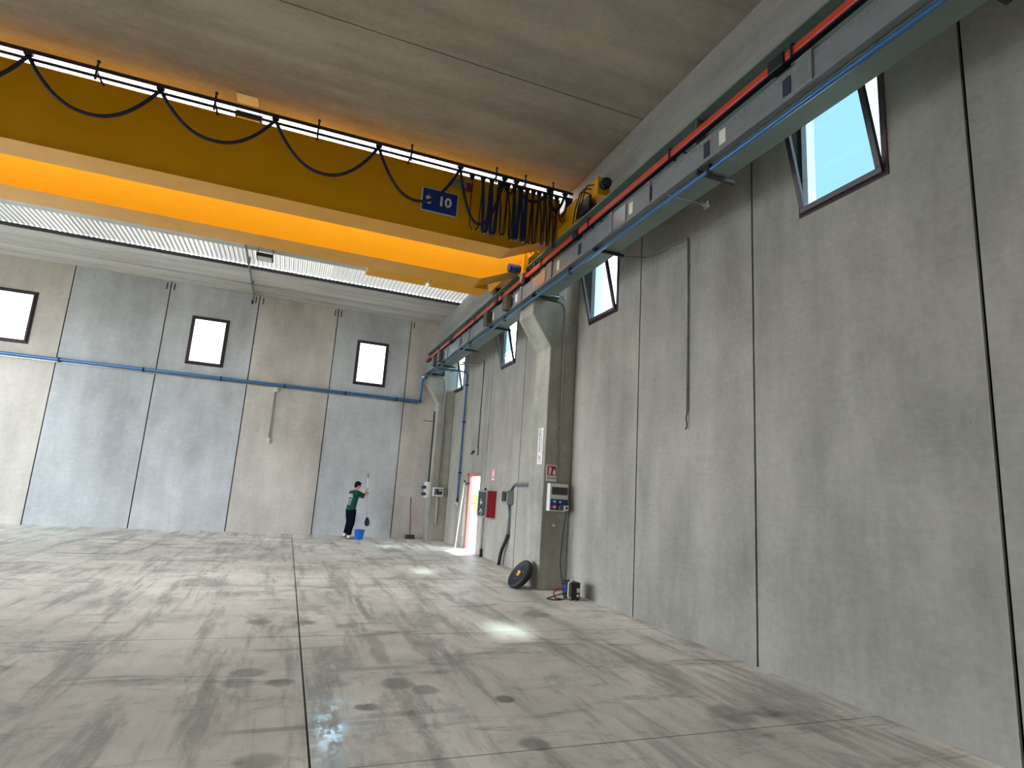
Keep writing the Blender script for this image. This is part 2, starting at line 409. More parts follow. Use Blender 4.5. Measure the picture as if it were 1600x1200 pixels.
MB().box(XL - 0.19, XR + 0.19, YF - 0.19, YB + 0.19, -0.15, 0.0).build('floor', M['floor'], world_origin=True)
tag(bpy.data.objects['floor'], 'stained polished concrete hall floor with sawn joints', 'floor', kind='structure')
MB().box(-60, 80, -60, 90, -0.3, -0.16).build('ground', M['apron'], world_origin=True)
tag(bpy.data.objects['ground'], 'sunlit concrete yard outside the hall', 'ground', kind='structure')
# strip of the yard that reaches the door sill
tag(MB().box(XR + TH + 0.001, 14, 12, 26, -0.155, -0.03).build('trim_4', M['apron'], world_origin=True), 'pale doorstep slab outside the side door', 'doorstep', kind='structure')

def panel_wall(name, axis, pos, sign, panels, z1, label, gap=0.03, TH=0.2):
    """precast panels side by side with dark sealed joints; holes are left for windows and doors"""
    mb = MB()
    def bx(a0, a1, z0, zz1, d0, d1, m):
        lo, hi = sorted((pos + sign * d0, pos + sign * d1))
        if axis == 'x': mb.box(lo, hi, a0, a1, z0, zz1, m)
        else: mb.box(a0, a1, lo, hi, z0, zz1, m)
    for (a0, a1, m, holes) in panels:
        g = gap / 2; a0, a1 = a0 + g, a1 - g
        if not holes:
            bx(a0, a1, 0, z1, 0, TH, m)
        else:
            (h0, h1, y0, y1) = holes
            bx(a0, h0, 0, z1, 0, TH, m); bx(h1, a1, 0, z1, 0, TH, m)
            bx(h0, h1, y1, z1, 0, TH, m)
            if y0 > 0: bx(h0, h1, 0, y0, 0, TH, m)
        bx(a1, a1 + gap, 0, z1, 0.03, TH - 0.02, 3)
        bx(a0 - gap, a0, 0, z1, 0.03, TH - 0.02, 3)
    o = mb.build(name, [M['wall_beige'], M['wall_grey'], M['wall_pale'], M['joint']], world_origin=True)
    return tag(o, label, 'wall', kind='structure')

Z0W, Z1W = 4.97, 6.5
rp = []
edges = [-7.13, -4.63, -2.13, 0.37, 2.87, 5.37, 7.87, 10.37, 12.87, 15.37, 17.87, 20.1]
for i in range(len(edges) - 1):
    a, b_ = edges[i], edges[i + 1]; hole = None
    if i == 9: hole = (15.8, 17.2, 0.0, 2.2)                   # side door
    for w0 in (3.57, 8.575, 13.56, 18.36, -1.43, -6.43):
        if a < w0 < b_ and i != 9: hole = (w0, w0 + 1.07, Z0W, Z1W)
    rp.append((a, b_, [2, 2, 2, 2, 2, 2, 2, 2, 2, 2, 2, 2][i], hole))
rp.insert(0, (-7.8, -7.13, 0, None))
panel_wall('wall_right', 'x', XR, 1, rp, 7.7, 'right-hand wall of tall precast concrete panels', TH=0.2)
bpn = []
xe = [-12.8, -11.6, -9.1, -6.6, -4.1, -1.56, 0.92, 3.42, 5.27]
for i in range(len(xe) - 1):
    hole = None
    if i == 6: hole = (1.65, 2.72, 4.96, 6.5)
    if i == 4: hole = (-3.38, -2.31, 4.96, 6.5)
    if i == 2: hole = (-8.4, -7.33, 4.96, 6.5)
    bpn.append((xe[i], xe[i + 1], [0, 1, 0, 1, 1, 0, 1, 0][i], hole))
panel_wall('wall_back', 'y', YB, 1, bpn, 7.7, 'end wall of concrete panels behind the person')
lp = [(YF - 0.2 + 2.5 * k, YF - 0.2 + 2.5 * (k + 1), k % 3, None) for k in range(5)] + [(4.7, 20.1, 1, (6.4, 19.4, 0.0, 5.6))]  # unseen gateway, sized to let in most of the hall's light
panel_wall('wall_left', 'x', XL, -1, lp, 7.7, 'left-hand wall with a wide open gateway added beyond the picture edge for light')
panel_wall('wall_rear', 'y', YF, -1, [(XL, -8.0, 0, None), (-8.0, -0.5, 1, None), (-0.5, XR, 2, None)], 7.7, 'wall of concrete panels behind the viewer')

# ceiling slabs (each 2.5 m wide, 1.5 m skylight strips between pairs)
cm = MB()
slabs = [(-7.8, -6.05), (-6.05, -3.55), (-2.05, 0.45), (0.45, 2.95), (2.95, 4.47), (4.47, 6.96), (6.96, 9.45), (10.95, 13.45), (13.45, 15.95), (17.5, 20.1)]
for (a, b_) in slabs:
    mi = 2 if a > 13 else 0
    cm.box(XL, XR + TH, a + 0.009, b_ - 0.009, ZC, ZC + 0.10, mi)
    cm.box(XL, XR + TH, a - 0.02, a + 0.02, ZC + 0.04, ZC + 0.10, 1)
    cm.box(XL, XR + TH, b_ - 0.02, b_ + 0.02, ZC + 0.04, ZC + 0.10, 1)
# cast drip rib on the slab next to the end wall
cm.box(XL, 4.45, 18.9, 19.9, ZC - 0.02, ZC - 0.002, 2)
cm.box(XL, 4.45, 19.5, 19.9, ZC - 0.05, ZC - 0.02, 2)
tag(cm.build('ceiling', [M['ceiling'], M['joint'], M['ceiling_lit']], world_origin=True), 'concrete roof slabs with straight joints and skylight gaps', 'ceiling', kind='structure')

def skylight(y0, y1, mat, label):
    mb = MB(); x0, x1 = XL, XR + 0.1; per = 0.118; n = int((x1 - x0) / per * 8)
    row = []
    for i in range(n + 1):
        x = x0 + (x1 - x0) * i / n; ph = (x / per) % 1.0
        z = ZC + 0.135 + 0.022 * max(-1, min(1, 1.7 * math.sin(2 * PI * ph)))
        row.append((mb.bm.verts.new((x, y0 - 0.1, z)), mb.bm.verts.new((x, y1 + 0.1, z))))
    for i in range(n):
        mb.bm.faces.new([row[i][0], row[i + 1][0], row[i + 1][1], row[i][1]])
    o = mb.build('skylight', mat, fixn=False)
    o.modifiers.new('t', 'SOLIDIFY').thickness = 0.004
    return tag(o, label, 'skylight')
skylight(9.45, 10.95, M['sky_main'], 'bright corrugated rooflight strip directly above the yellow crane')
skylight(15.95, 17.5, M['sky_dimmed'], 'grey-white corrugated rooflight strip between crane and end wall')
skylight(-3.55, -2.05, M['sky_main'], 'unseen corrugated rooflight strip added behind the viewer for light')  # out of view, a glowing strip added to bring more light
for k, (yy, lb) in enumerate(((17.5, 'dark metal edge strip along the far side of the grey rooflight'), (9.45, 'dark metal edge strip along the near side of the bright rooflight'), (10.95, 'dark metal edge strip along the far side of the bright rooflight'))):
    s = -1 if k != 1 else 1
    a, b_ = sorted((yy + s * 0.012, yy + s * 0.05))
    tag(MB().box(XL, 4.46, a, b_, ZC + 0.0, ZC + 0.085).build('trim_%d' % (k + 1), M['dark_metal'], world_origin=True), lb, 'trim', kind='structure')

# windows ------------------------------------------------------------
def window(n, axis, a0, a1, z0, z1, tilt, label):
    if axis == 'x':
        T = lambda a, d, z: Vector((XR + d, a, z)); base = (XR, (a0 + a1) / 2, z0)
    else:
        T = lambda a, d, z: Vector((a, YB + d, z)); base = ((a0 + a1) / 2, YB, z0)
    w = thing('window_%d' % n, base, label, 'window', kind='structure')
    def bar(mb, A0, A1, d0, d1, Z0, Z1, H=None):
        P = [T(a, d, z) for z in (Z0, Z1) for d in (d0, d1) for a in (A0, A1)]
        if H is not None: P = [H @ p for p in P]
        v = [mb.bm.verts.new(p) for p in P]
        for q in ((0, 2, 3, 1), (4, 5, 7, 6), (0, 1, 5, 4), (2, 6, 7, 3), (0, 4, 6, 2), (1, 3, 7, 5)):
            mb.bm.faces.new([v[i] for i in q])
    f = 0.065
    mb = MB()
    bar(mb, a0, a1, -0.012, 0.07, z0, z0 + f); bar(mb, a0, a1, -0.012, 0.07, z1 - f, z1)
    bar(mb, a0, a0 + f, -0.012, 0.07, z0 + f, z1 - f); bar(mb, a1 - f, a1, -0.012, 0.07, z0 + f, z1 - f)
    mb.build('window_frame', M['frame_dark'], w, bevel=0.004)
    mb = MB()
    bar(mb, a0, a1, 0.07, 0.24, z0 - 0.0, z0 + 0.02); bar(mb, a0, a1, 0.07, 0.24, z1 - 0.02, z1)
    bar(mb, a0, a0 + 0.02, 0.07, 0.24, z0 + 0.02, z1 - 0.02); bar(mb, a1 - 0.02, a1, 0.07, 0.24, z0 + 0.02, z1 - 0.02)
    tag(mb.build('reveal_lining', M['lining'], w), 'pale lining of the window opening')
    # the sash turns about its lower edge into the room
    piv = T((a0 + a1) / 2, 0.0, z0 + 0.05)
    H = Matrix.Translation(piv) @ (Matrix.Rotation(-tilt, 4, 'Y') if axis == 'x' else Matrix.Rotation(tilt, 4, 'X')) @ Matrix.Translation(-piv)
    s0, s1, q0, q1 = a0 + 0.045, a1 - 0.045, z0 + 0.045, z1 - 0.045; g = 0.06
    mb = MB(); D0, D1 = -0.045, 0.0
    bar(mb, s0, s1, D0, D1, q0, q0 + g, H); bar(mb, s0, s1, D0, D1, q1 - g, q1, H)
    bar(mb, s0, s0 + g, D0, D1, q0 + g, q1 - g, H); bar(mb, s1 - g, s1, D0, D1, q0 + g, q1 - g, H)
    sash = mb.build('sash', M['frame_dark'], w, bevel=0.004)
    mb = MB(); bar(mb, s0 + g - 0.005, s1 - g + 0.005, -0.026, -0.02, q0 + g - 0.005, q1 - g + 0.005, H)
    mb.build('pane', M['glass'], sash)
    return w
T1 = math.radians(13)
window(1, 'x', 8.575, 9.645, Z0W, Z1W, T1, 'tilted-open dark-framed window between the near pillar and the wall conduit')
window(2, 'x', 13.56, 14.63, Z0W, Z1W, T1, 'tilted-open dark-framed window high above the red hose cabinet')
window(3, 'x', 18.36, 19.43, Z0W, Z1W, T1, 'tilted-open dark-framed window beside the far corner pillar')
window(4, 'x', 3.57, 4.64, Z0W, Z1W, T1, 'tilted-open dark-framed window nearest the viewer at the right edge')
window(5, 'y', 1.65, 2.72, 4.96, 6.5, 0.0, 'closed dark-framed window in the end wall above the person')
window(6, 'y', -3.38, -2.31, 4.96, 6.5, 0.0, 'closed dark-framed window in the end wall at the left picture edge')
window(7, 'y', -8.4, -7.33, 4.96, 6.5, 0.0, 'closed dark-framed window farthest left in the end wall')

# side door
d = thing('door_1', (XR, 16.5, 0), 'open side doorway with a red frame and bright daylight', 'door', kind='structure')
mb = MB()
mb.box(XR + 0.10, XR + 0.19, 17.11, 17.2, 0, 2.2); mb.box(XR + 0.10, XR + 0.19, 15.8, 15.89, 0, 2.2); mb.box(XR + 0.10, XR + 0.19, 15.89, 17.11, 2.11, 2.2)
mb.build('door_frame', M['door_red'], d, bevel=0.004)
MB().box(XR + 0.001, XR + TH, 15.81, 17.19, 0.0, 0.006).build('threshold', M['apron'], d)
mb = MB(); mb.box(XR + 0.03, XR + 0.10, 17.06, 17.2, 1.86, 1.93); mb.box(XR + 0.04, XR + 0.08, 16.98, 17.07, 1.90, 1.92)
tag(mb.build('door_stay', M['black'], d), 'black door stay')

# outdoors, seen through the doorway
tag(MB().box(6.5, 24, 29.0, 29.3, -0.16, 1.5).build('boundary_wall', M['brick']), 'pinkish brick boundary wall out in the yard beyond the doorway', 'wall')
sh = thing('shrub', (9.5, 28.3, -0.16), 'yellow-green shrub outside in front of the brick wall', 'shrub')
lm = MB()
for i in range(420):
    u = Vector((random.gauss(0, 1), random.gauss(0, 1), random.gauss(0, 1))).normalized() * (0.55 + 0.4 * random.random())
    c = Vector((9.5 + u.x * 0.9, 28.3 + u.y * 0.45, 1.25 + u.z * 0.8))
    R = Matrix.Rotation(random.random() * 6.3, 3, 'Z') @ Matrix.Rotation(random.random() * 3, 3, 'X')
    lm.quad([c + R @ Vector(p) for p in ((-0.06, -0.03, 0), (0.0, -0.05, 0.01), (0.1, 0, 0), (0, 0.05, 0.01))])
lm.build('foliage', M['leaf'], sh, fixn=False)
MB().tube([(9.5, 28.3, -0.16), (9.52, 28.3, 0.5), (9.48, 28.3, 1.1)], [0.06, 0.05, 0.03]).build('stem', M['brown_box'], sh)

# ------------------------------------------------------------------ pillars, beam, runway
def pillar(y0, y1, label):
    prof = [(XR, 0), (4.5, 0), (4.5, 4.57), (4.08, 5.19), (4.08, 5.5), (4.62, 5.5), (4.62, 6.62), (XR, 6.62)]
    mb = MB().prism([(x, y0, z) for x, z in prof], (0, y1 - y0, 0))
    return tag(mb.build('pillar', M['pillar'], bevel=0.02), label, 'pillar')
pillar(10.13, 10.85, 'near concrete pillar with a sloping corbel carrying the runway beam')
pillar(19.28, 19.89, 'far concrete corner pillar with a corbel against the end wall')
pillar(-0.4, 0.32, 'concrete pillar with corbel beside the viewer, out of the picture')
mb = MB().prism([(x, -7.55, z) for x, z in ((4.45, ZC - 0.002), (4.45, 7.2), (4.62, 7.08), (4.62, 6.62), (XR, 6.62), (XR, ZC - 0.002))], (0, 27.4, 0))
tag(mb.build('edge_beam', M['beam'], bevel=0.01), 'long concrete edge beam under the roof above the runway', 'beam')

# runway girder
rg = thing('runway_beam', (4.22, 6, 5.5), 'grey-green steel runway beam resting on the pillar corbels', 'beam')
mb = MB()
mb.box(4.05, 4.39, -7.5, 19.7, 5.5, 5.525); mb.box(4.05, 4.39, -7.5, 19.7, 6.275, 6.3); mb.box(4.212, 4.228, -7.5, 19.7, 5.525, 6.275)
mb.build('girder', M['steel_green'], rg)
for yy in (10.2, 10.75, 19.35, 0.0, 5.2, 14.9):
    MB().box(4.07, 4.37, yy - 0.008, yy + 0.008, 5.525, 6.275).build('stiffener', M['steel_green'], rg)
tag(MB().box(4.19, 4.25, -7.5, 19.6, 6.3, 6.35).build('rail', M['rail_steel'], rg), 'worn steel crane rail')
for yy in (10.5, 19.55):
    MB().box(4.36, 4.63, yy - 0.12, yy + 0.12, 6.24, 6.27).build('tie_plate', M['steel_green'], rg)

# orange conductor rail
cr = thing('conductor_rail', (4.0, 6, 6.0), 'long orange conductor rail running along the runway beam', 'conductor rail')
mb = MB(); mb.prism([(3.965, -7.4, 5.955), (4.035, -7.4, 5.955), (4.035, -7.4, 6.045), (3.965, -7.4, 6.045)], (0, 26.9, 0))
mb.build('sleeve', M['orange'], cr, bevel=0.012)
mb = MB(); mb.box(3.972, 4.028, -7.4, 19.4, 5.935, 5.955)
tag(mb.build('contact_strip', M['black'], cr), 'dark contact slot under the sleeve')
for i, yy in enumerate((-4, 0.2, 3.84, 8.15, 12.1, 16.15)):
    mb = MB().box(3.945, 4.05, yy - 0.09, yy + 0.09, 5.925, 6.065); mb.box(3.955, 4.045, yy + 0.09, yy + 0.12, 5.94, 6.08)
    tag(mb.build('joint_cover', M['black'], cr, bevel=0.008), 'black joint cover')
for i, yy in enumerate((-3, -1, 1.2, 3.66, 5.57, 7.7, 9.55, 11.7, 13.76, 15.9, 17.5, 18.9)):
    mb = MB()
    mb.tube(rounded([(3.95, yy, 5.93), (3.95, yy, 6.07), (4.05, yy, 6.085), (4.21, yy, 6.085)], 0.03), 0.011, 6)
    mb.box(4.03, 4.05, yy - 0.02, yy + 0.02, 5.93, 6.07)
    tag(mb.build('hanger', M['black'], cr), 'black hanger clip')

# cable tray
ct = thing('cable_tray', (3.97, 6, 5.5), 'grey galvanised cable tray hung in front of the runway beam', 'cable tray')
mb = MB()
mb.box(3.955, 3.965, -7.4, 19.5, 5.52, 5.80); mb.box(3.965, 4.045, -7.4, 19.5, 5.52, 5.53); mb.box(3.945, 3.955, -7.4, 19.5, 5.50, 5.53)
mb.build('tray', M['galv_dull'], ct)
mb = MB()
y = -7.4
while y < 10:
    for zz in (5.775, 5.755):
        mb.box(3.951, 3.956, y, y + 0.045, zz - 0.004, zz + 0.004)
    y += 0.07
mb.box(3.95, 3.956, -7.4, 19.5, 5.787, 5.80)
tag(mb.build('perforated_lip', M['galv'], ct), 'bright perforated upper lip')
for (y0, y1) in ((3.42, 3.6), (5.95, 6.03), (6.9, 7.0), (9.0, 9.1), (10.45, 10.55), (14.1, 14.25), (16.3, 16.4)):
    MB().box(3.93, 3.955, y0, y1, 5.51, 5.83).build('coupling', M['galv_dull'], ct, bevel=0.004)
for (y0, y1) in ((6.55, 6.9), (9.3, 9.9), (12.9, 13.6), (15.1, 15.9), (17.2, 17.9)):
    MB().box(3.94, 3.955, y0, y1, 5.535, 5.79).build('cover_plate', M['galv'], ct, bevel=0.003)
for yy in (3.72, 4.86, 5.98, 6.98, 7.95, 9.6, 11.0, 14.9):
    tag(MB().box(3.945, 3.955, yy - 0.045, yy + 0.045, 5.56, 5.74).build('warning_label', M['navy'], ct), 'dark blue rectangular label')
for yy in (4.6, 6.42, 8.75, 10.75, 12.2):
    tag(MB().box(3.945, 3.955, yy - 0.05, yy + 0.05, 5.57, 5.74).build('warning_label', M['cream'], ct), 'cream rectangular label')
for yy in (2.2, 5.05, 7.5, 9.95, 12.5, 15.0, 17.45, 19.0):
    tag(MB().box(3.96, 4.5, yy - 0.022, yy + 0.022, 5.455, 5.498).build('support_arm', M['dark_metal'], ct, bevel=0.003), 'dark channel arm under the beam')
for yy in (5.62, 9.75, 16.6, 18.1):
    mb = MB().cyl((3.98, yy, 5.475), (4.62, yy, 5.475), 0.009, 8); mb.cyl((4.5, yy, 5.475), (4.6, yy, 5.475), 0.022, 10); mb.box(4.55, 4.57, yy - 0.035, yy + 0.035, 5.43, 5.52)
    tag(mb.build('support_rod', M['galv'], ct), 'thin bright rod with a clamp at its end')
for (yy, lb) in ((11.15, 'brown-grey junction box on the tray, nearer one past the pillar'), (12.45, 'brown-grey junction box on the tray, second past the pillar'), (17.0, 'brown-grey junction box on the tray near the end wall'), (17.75, 'brown-grey junction box on the tray nearest the end wall')):
    b = thing('junction_box', (3.89, yy, 5.5), lb, 'junction box')
    MB().box(3.835, 3.938, yy - 0.13, yy + 0.13, 5.50, 5.80).build('housing', M['brown_box'], b, bevel=0.01)
    MB().box(3.822, 3.835, yy - 0.12, yy + 0.12, 5.51, 5.79).build('lid', M['brown_box'], b, bevel=0.006)
    MB().cyl((3.89, yy, 5.47), (3.89, yy, 5.5), 0.02, 10).build('cable_gland', M['black'], b)

# blue compressed-air pipes
ap = thing('air_pipe', (4.02, 6, 5.43), 'blue air pipe running under the cable tray', 'pipe')
MB().tube([(4.02, -7.4, 5.428), (4.02, 19.45, 5.428)], 0.024, 10).build('tube', M['pipe_blue'], ap)
for yy in (1.5, 4.9, 8.4, 11.6, 14.2, 17.0):
    tag(MB().box(3.99, 4.05, yy - 0.025, yy + 0.025, 5.395, 5.498).build('clamp', M['black'], ap, bevel=0.004), 'black pipe clamp')
wp = thing('air_pipe', (0, 19.8, 4.62), 'blue air pipe crossing the end wall and rising at the corner', 'pipe')
MB().tube(rounded([(-12.3, 19.80, 4.62), (3.96, 19.80, 4.62), (3.98, 19.75, 5.38), (4.02, 19.47, 5.428)], 0.06), 0.04, 10).build('tube', M['pipe_blue'], wp)
MB().tube([(-12.3, 19.85, 4.55), (3.9, 19.85, 4.55)], 0.026, 8).build('lower_tube', M['galv'], wp)
for xx in (-8.6, -6.5, -4.4, -2.3, -0.45, 1.45, 3.15):
    tag(MB().box(xx - 0.025, xx + 0.025, 19.76, 19.885, 4.54, 4.67).build('clamp', M['black'], wp, bevel=0.005), 'black pipe clamp')
tag(MB().ball((3.97, 19.80, 4.62), 0.05).build('elbow', M['black'], wp), 'black elbow fitting')
tag(MB().cyl((3.9, 19.55, 5.45), (4.1, 19.55, 5.45), 0.055, 14).build('end_fitting', M['galv'], wp), 'bright metal end fitting')
dp = thing('air_drop_pipe', (5.02, 17.78, 1.3), 'blue vertical air drop pipe left of the side door', 'pipe')
MB().tube(rounded([(4.05, 17.9, 5.43), (4.6, 17.85, 5.47), (5.01, 17.78, 5.44), (5.01, 17.78, 1.42)], 0.14, 7), 0.027, 10).build('tube', M['pipe_blue'], dp)
for zz in (5.02, 3.82, 2.22):
    tag(MB().box(4.965, 5.06, 17.71, 17.85, zz - 0.02, zz + 0.02).build('clamp', M['black'], dp, bevel=0.004), 'black pipe clamp')
mb = MB().cyl((5.01, 17.78, 1.32), (5.01, 17.78, 1.44), 0.036, 12); tag(mb.build('end_valve', M['dark_metal'], dp), 'dark end valve')
mb = MB().cyl((5.01, 17.78, 1.22), (5.01, 17.78, 1.32), 0.016, 8); mb.box(4.95, 5.03, 17.70, 17.86, 1.27, 1.285); tag(mb.build('hose_coupler', M['white_plastic'], dp), 'pale hose coupler with a lever')

# ------------------------------------------------------------------ overhead crane
CR = thing('overhead_crane', (-3.5, 10.3, 6.35), 'large yellow double-girder overhead crane spanning the hall', 'crane')
def girder(y0, y1, zb, zt, label, xe=3.2, rise=0.4):
    xe2 = 4.14
    prof = [(-11.7, zb + rise), (-10.7, zb), (xe, zb), (xe2, zb + rise), (xe2, zt), (-11.7, zt)]
    mb = MB().prism([(x, y0 + 0.02, z) for x, z in prof], (0, y1 - y0 - 0.04, 0))
    g = mb.build('girder', M['crane_yellow'], CR, bevel=0.006)
    # bottom and top plates project past the web plates
    mb = MB()
    for (a, b_) in (((-10.7, zb), (xe, zb)), ((xe, zb), (xe2, zb + rise)), ((-11.7, zb + rise), (-10.7, zb))):
        P = [(a[0], y0 - 0.012, a[1] - 0.016), (b_[0], y0 - 0.012, b_[1] - 0.016), (b_[0], y0 - 0.012, b_[1]), (a[0], y0 - 0.012, a[1])]
        mb.prism(P, (0, y1 - y0 + 0.024, 0))
    mb.box(-11.7, xe2, y0 - 0.012, y1 + 0.012, zt, zt + 0.014)
    mb.build('flange_plate', M['crane_gloss'], g)
    return g
girder(9.22, 9.72, 6.0, 7.14, '')
girder(10.9, 11.5, 6.0, 7.14, '')
# wheel carriage on the runway rail
mb = MB().box(4.13, 4.34, 7.75, 13.3, 6.58, 6.87)
ec = mb.build('end_carriage', M['crane_yellow'], CR, bevel=0.01)
MB().box(4.12, 4.35, 7.735, 7.752, 6.57, 6.88).build('end_plate', M['crane_yellow'], ec, bevel=0.003)
mb = MB().cyl((4.235, 7.74, 6.745), (4.235, 7.64, 6.745), 0.088, 20); mb.cyl((4.235, 7.64, 6.745), (4.235, 7.60, 6.745), 0.07, 20)
tag(mb.build('buffer', M['cable_navy'], ec), 'dark blue round rubber buffer')
for yy in (8.15, 12.9):
    tag(MB().lathe([(0.11, -0.07), (0.13, -0.07), (0.13, -0.045), (0.115, -0.04), (0.115, 0.04), (0.13, 0.045), (0.13, 0.07), (0.04, 0.07)],
        Matrix.Translation((4.22, yy, 6.475)) @ Matrix.Rotation(PI / 2, 4, 'Y')).build('wheel', M['dark_metal'], ec), 'dark flanged steel wheel')
tag(MB().box(4.09, 4.13, 7.95, 8.4, 6.40, 6.66).build('wheel_guard', M['black'], ec, bevel=0.01), 'black wheel guard')
mb = MB()
for k in range(3):
    mb.tube(rounded([(4.12, 7.85 + 0.1 * k, 6.78 - 0.03 * k), (4.0, 7.9 + 0.1 * k, 6.76), (3.98, 8.0 + 0.12 * k, 6.5), (4.1, 8.35 + 0.1 * k, 6.38)], 0.08), 0.012, 6)
tag(mb.build('motor_cable', M['cable_black'], ec), 'loose black cables on the carriage side')
# travel motors
for (yy, zz) in ((10.72, 6.27),):
    mt = MB().cyl((3.97, yy, zz), (3.76, yy, zz), 0.082, 16); mt.cyl((3.76, yy, zz), (3.72, yy, zz), 0.09, 16)
    for k in range(5): mt.cyl((3.94 - 0.035 * k, yy, zz), (3.925 - 0.035 * k, yy, zz), 0.092, 16)
    m_ = tag(mt.build('travel_motor', M['cable_blue'], CR), 'dark blue ribbed travel motor')
    MB().box(3.97, 4.07, yy - 0.11, yy + 0.11, zz - 0.12, zz + 0.12).build('gearbox', M['crane_yellow'], m_, bevel=0.015)
    MB().box(4.07, 4.13, yy - 0.06, yy + 0.06, zz - 0.08, 6.62).build('mount', M['crane_yellow'], m_, bevel=0.005)
# bracket plate and collector post reaching the orange rail
mb = MB().box(3.965, 3.985, 9.98, 10.27, 6.35, 6.58); mb.box(3.985, 4.14, 10.1, 10.15, 6.45, 6.60)
br = mb.build('bracket', M['crane_yellow'], CR, bevel=0.004)
for zz in (6.39, 6.49): tag(MB().box(3.955, 3.965, 10.09, 10.16, zz, zz + 0.045).build('warning_mark', M['sign_red'], br), 'small red mark')
mb = MB().box(3.93, 3.99, 10.42, 10.48, 6.08, 6.62); mb.box(3.90, 4.13, 10.42, 10.48, 6.58, 6.62)
cp = mb.build('collector_post', M['crane_yellow'], CR, bevel=0.004)
mb = MB().box(3.93, 4.07, 10.36, 10.62, 6.06, 6.085); mb.box(3.90, 3.93, 10.40, 10.50, 5.90, 6.085)
mb.build('collector_arm', M['galv'], cp, bevel=0.004)
mb = MB().box(3.93, 4.06, 10.30, 10.75, 5.88, 5.934); mb.box(3.90, 3.94, 10.25, 10.40, 5.82, 5.95)
tag(mb.build('collector_shoe', M['black'], cp, bevel=0.006), 'black collector shoe under the orange rail')
# packing plates under the far girder end
mb = MB().box(1.35, 2.15, 11.0, 12.0, 5.955, 5.982); mb.box(2.2, 3.05, 11.05, 12.0, 5.95, 5.982)
for (x0, x1) in ((1.0, 2.25), (2.35, 3.55)):
    MB().box(x0, x1, 11.515, 12.0, 6.0, 6.12).build('walkway_plate', M['crane_yellow'], CR, bevel=0.006)
mb.bm.free()
# capacity sign
sg = tag(MB().box(1.54, 2.18, 9.21, 9.222, 6.335, 6.765).build('capacity_sign', M['white_paint'], CR, bevel=0.002), 'blue plate with white lettering')
MB().box(1.556, 2.164, 9.204, 9.211, 6.351, 6.749).build('sign_face', M['sign_blue'], sg)
RX = Matrix.Rotation(PI / 2, 4, 'X')
mb = MB().text('t', 0.27, Matrix.Translation((1.655, 9.2035, 6.56)) @ RX, ext=0.001, bold=0.006)
mb.build('letter', M['white_paint'], sg); mb = MB()
mb.text('10', 0.24, Matrix.Translation((1.945, 9.2035, 6.555)) @ RX, ext=0.001, bold=0.008)
mb.build('number', M['white_paint'], sg)
# festoon rails, brackets, cables
YFES = 8.95
fr = tag(MB().box(-11.5, 4.26, YFES - 0.02, YFES + 0.02, 7.165, 7.20).build('festoon_rail', M['dark_metal'], CR), 'dark upper cable rail')
fr2 = tag(MB().box(-11.5, 4.26, YFES - 0.016, YFES + 0.016, 7.055, 7.085).build('festoon_rail', M['dark_metal'], CR), 'dark lower cable rail')
for xx in (-9.1, -7.6, -6.1, -4.65, -3.2, -1.7, -0.23, 1.25, 2.75, 3.3, 3.84):
    mb = MB().box(xx - 0.014, xx + 0.014, YFES - 0.045, YFES - 0.021, 7.0, 7.24); mb.box(xx - 0.012, xx + 0.012, YFES - 0.04, 9.3, 7.115, 7.14)
    q = mb.build('rail_bracket', M['dark_metal'], CR)
    tag(MB().ball((xx, YFES - 0.033, 7.275), 0.026).build('end_knob', M['black'], q), 'black knob on top')
def sag(xa, za, xb, zb, low, y, n=22, skew=0.5, p=2.2):
    out = []
    for i in range(n + 1):
        t = i / n
        s = t ** (math.log(0.5) / math.log(skew))
        u = 1 - abs(2 * s - 1) ** p
        z = (za + (zb - za) * t) * (1 - u) + low * u
        out.append((xa + (xb - xa) * t, y + 0.03 * math.sin(PI * t), z))
    return out
att = [-8.3, -6.9, -5.5, -4.0, -2.42, -0.86, 0.72, 2.11, 2.92, 3.14, 3.78, 4.1]
low = [6.5, 6.45, 6.5, 6.5, 6.55, 6.44, 6.36, 6.2, 6.9, 6.86, 6.8]
for i in range(len(att) - 1):
    w = att[i + 1] - att[i]
    pts = sag(att[i], 7.12, att[i + 1], 7.12, low[i], 8.96, 26, 0.5, 2.2 if w > 0.5 else 2.0)
    tag(MB().tube(pts, 0.026, 8, flat=1.0, up=(0, 1, 0)).build('festoon_cable', M['cable_navy'], CR), 'dark blue flat cable hanging in a wide loop')
for xx in att:
    mb = MB().box(xx - 0.05, xx + 0.05, YFES - 0.03, YFES + 0.03, 7.12, 7.165); mb.prism([(xx - 0.05, YFES - 0.012, 7.12), (xx + 0.05, YFES - 0.012, 7.12), (xx, YFES - 0.012, 7.17)], (0, 0.024, 0))
    mb.build('cable_trolley', M['dark_metal'], CR)
tx = [2.33, 2.50, 2.64, 2.77, 2.90, 3.01, 3.12, 3.22, 3.32, 3.42, 3.52, 3.62, 3.72]
tx = [2.33 + (v - 2.33) * 1.16 for v in tx]
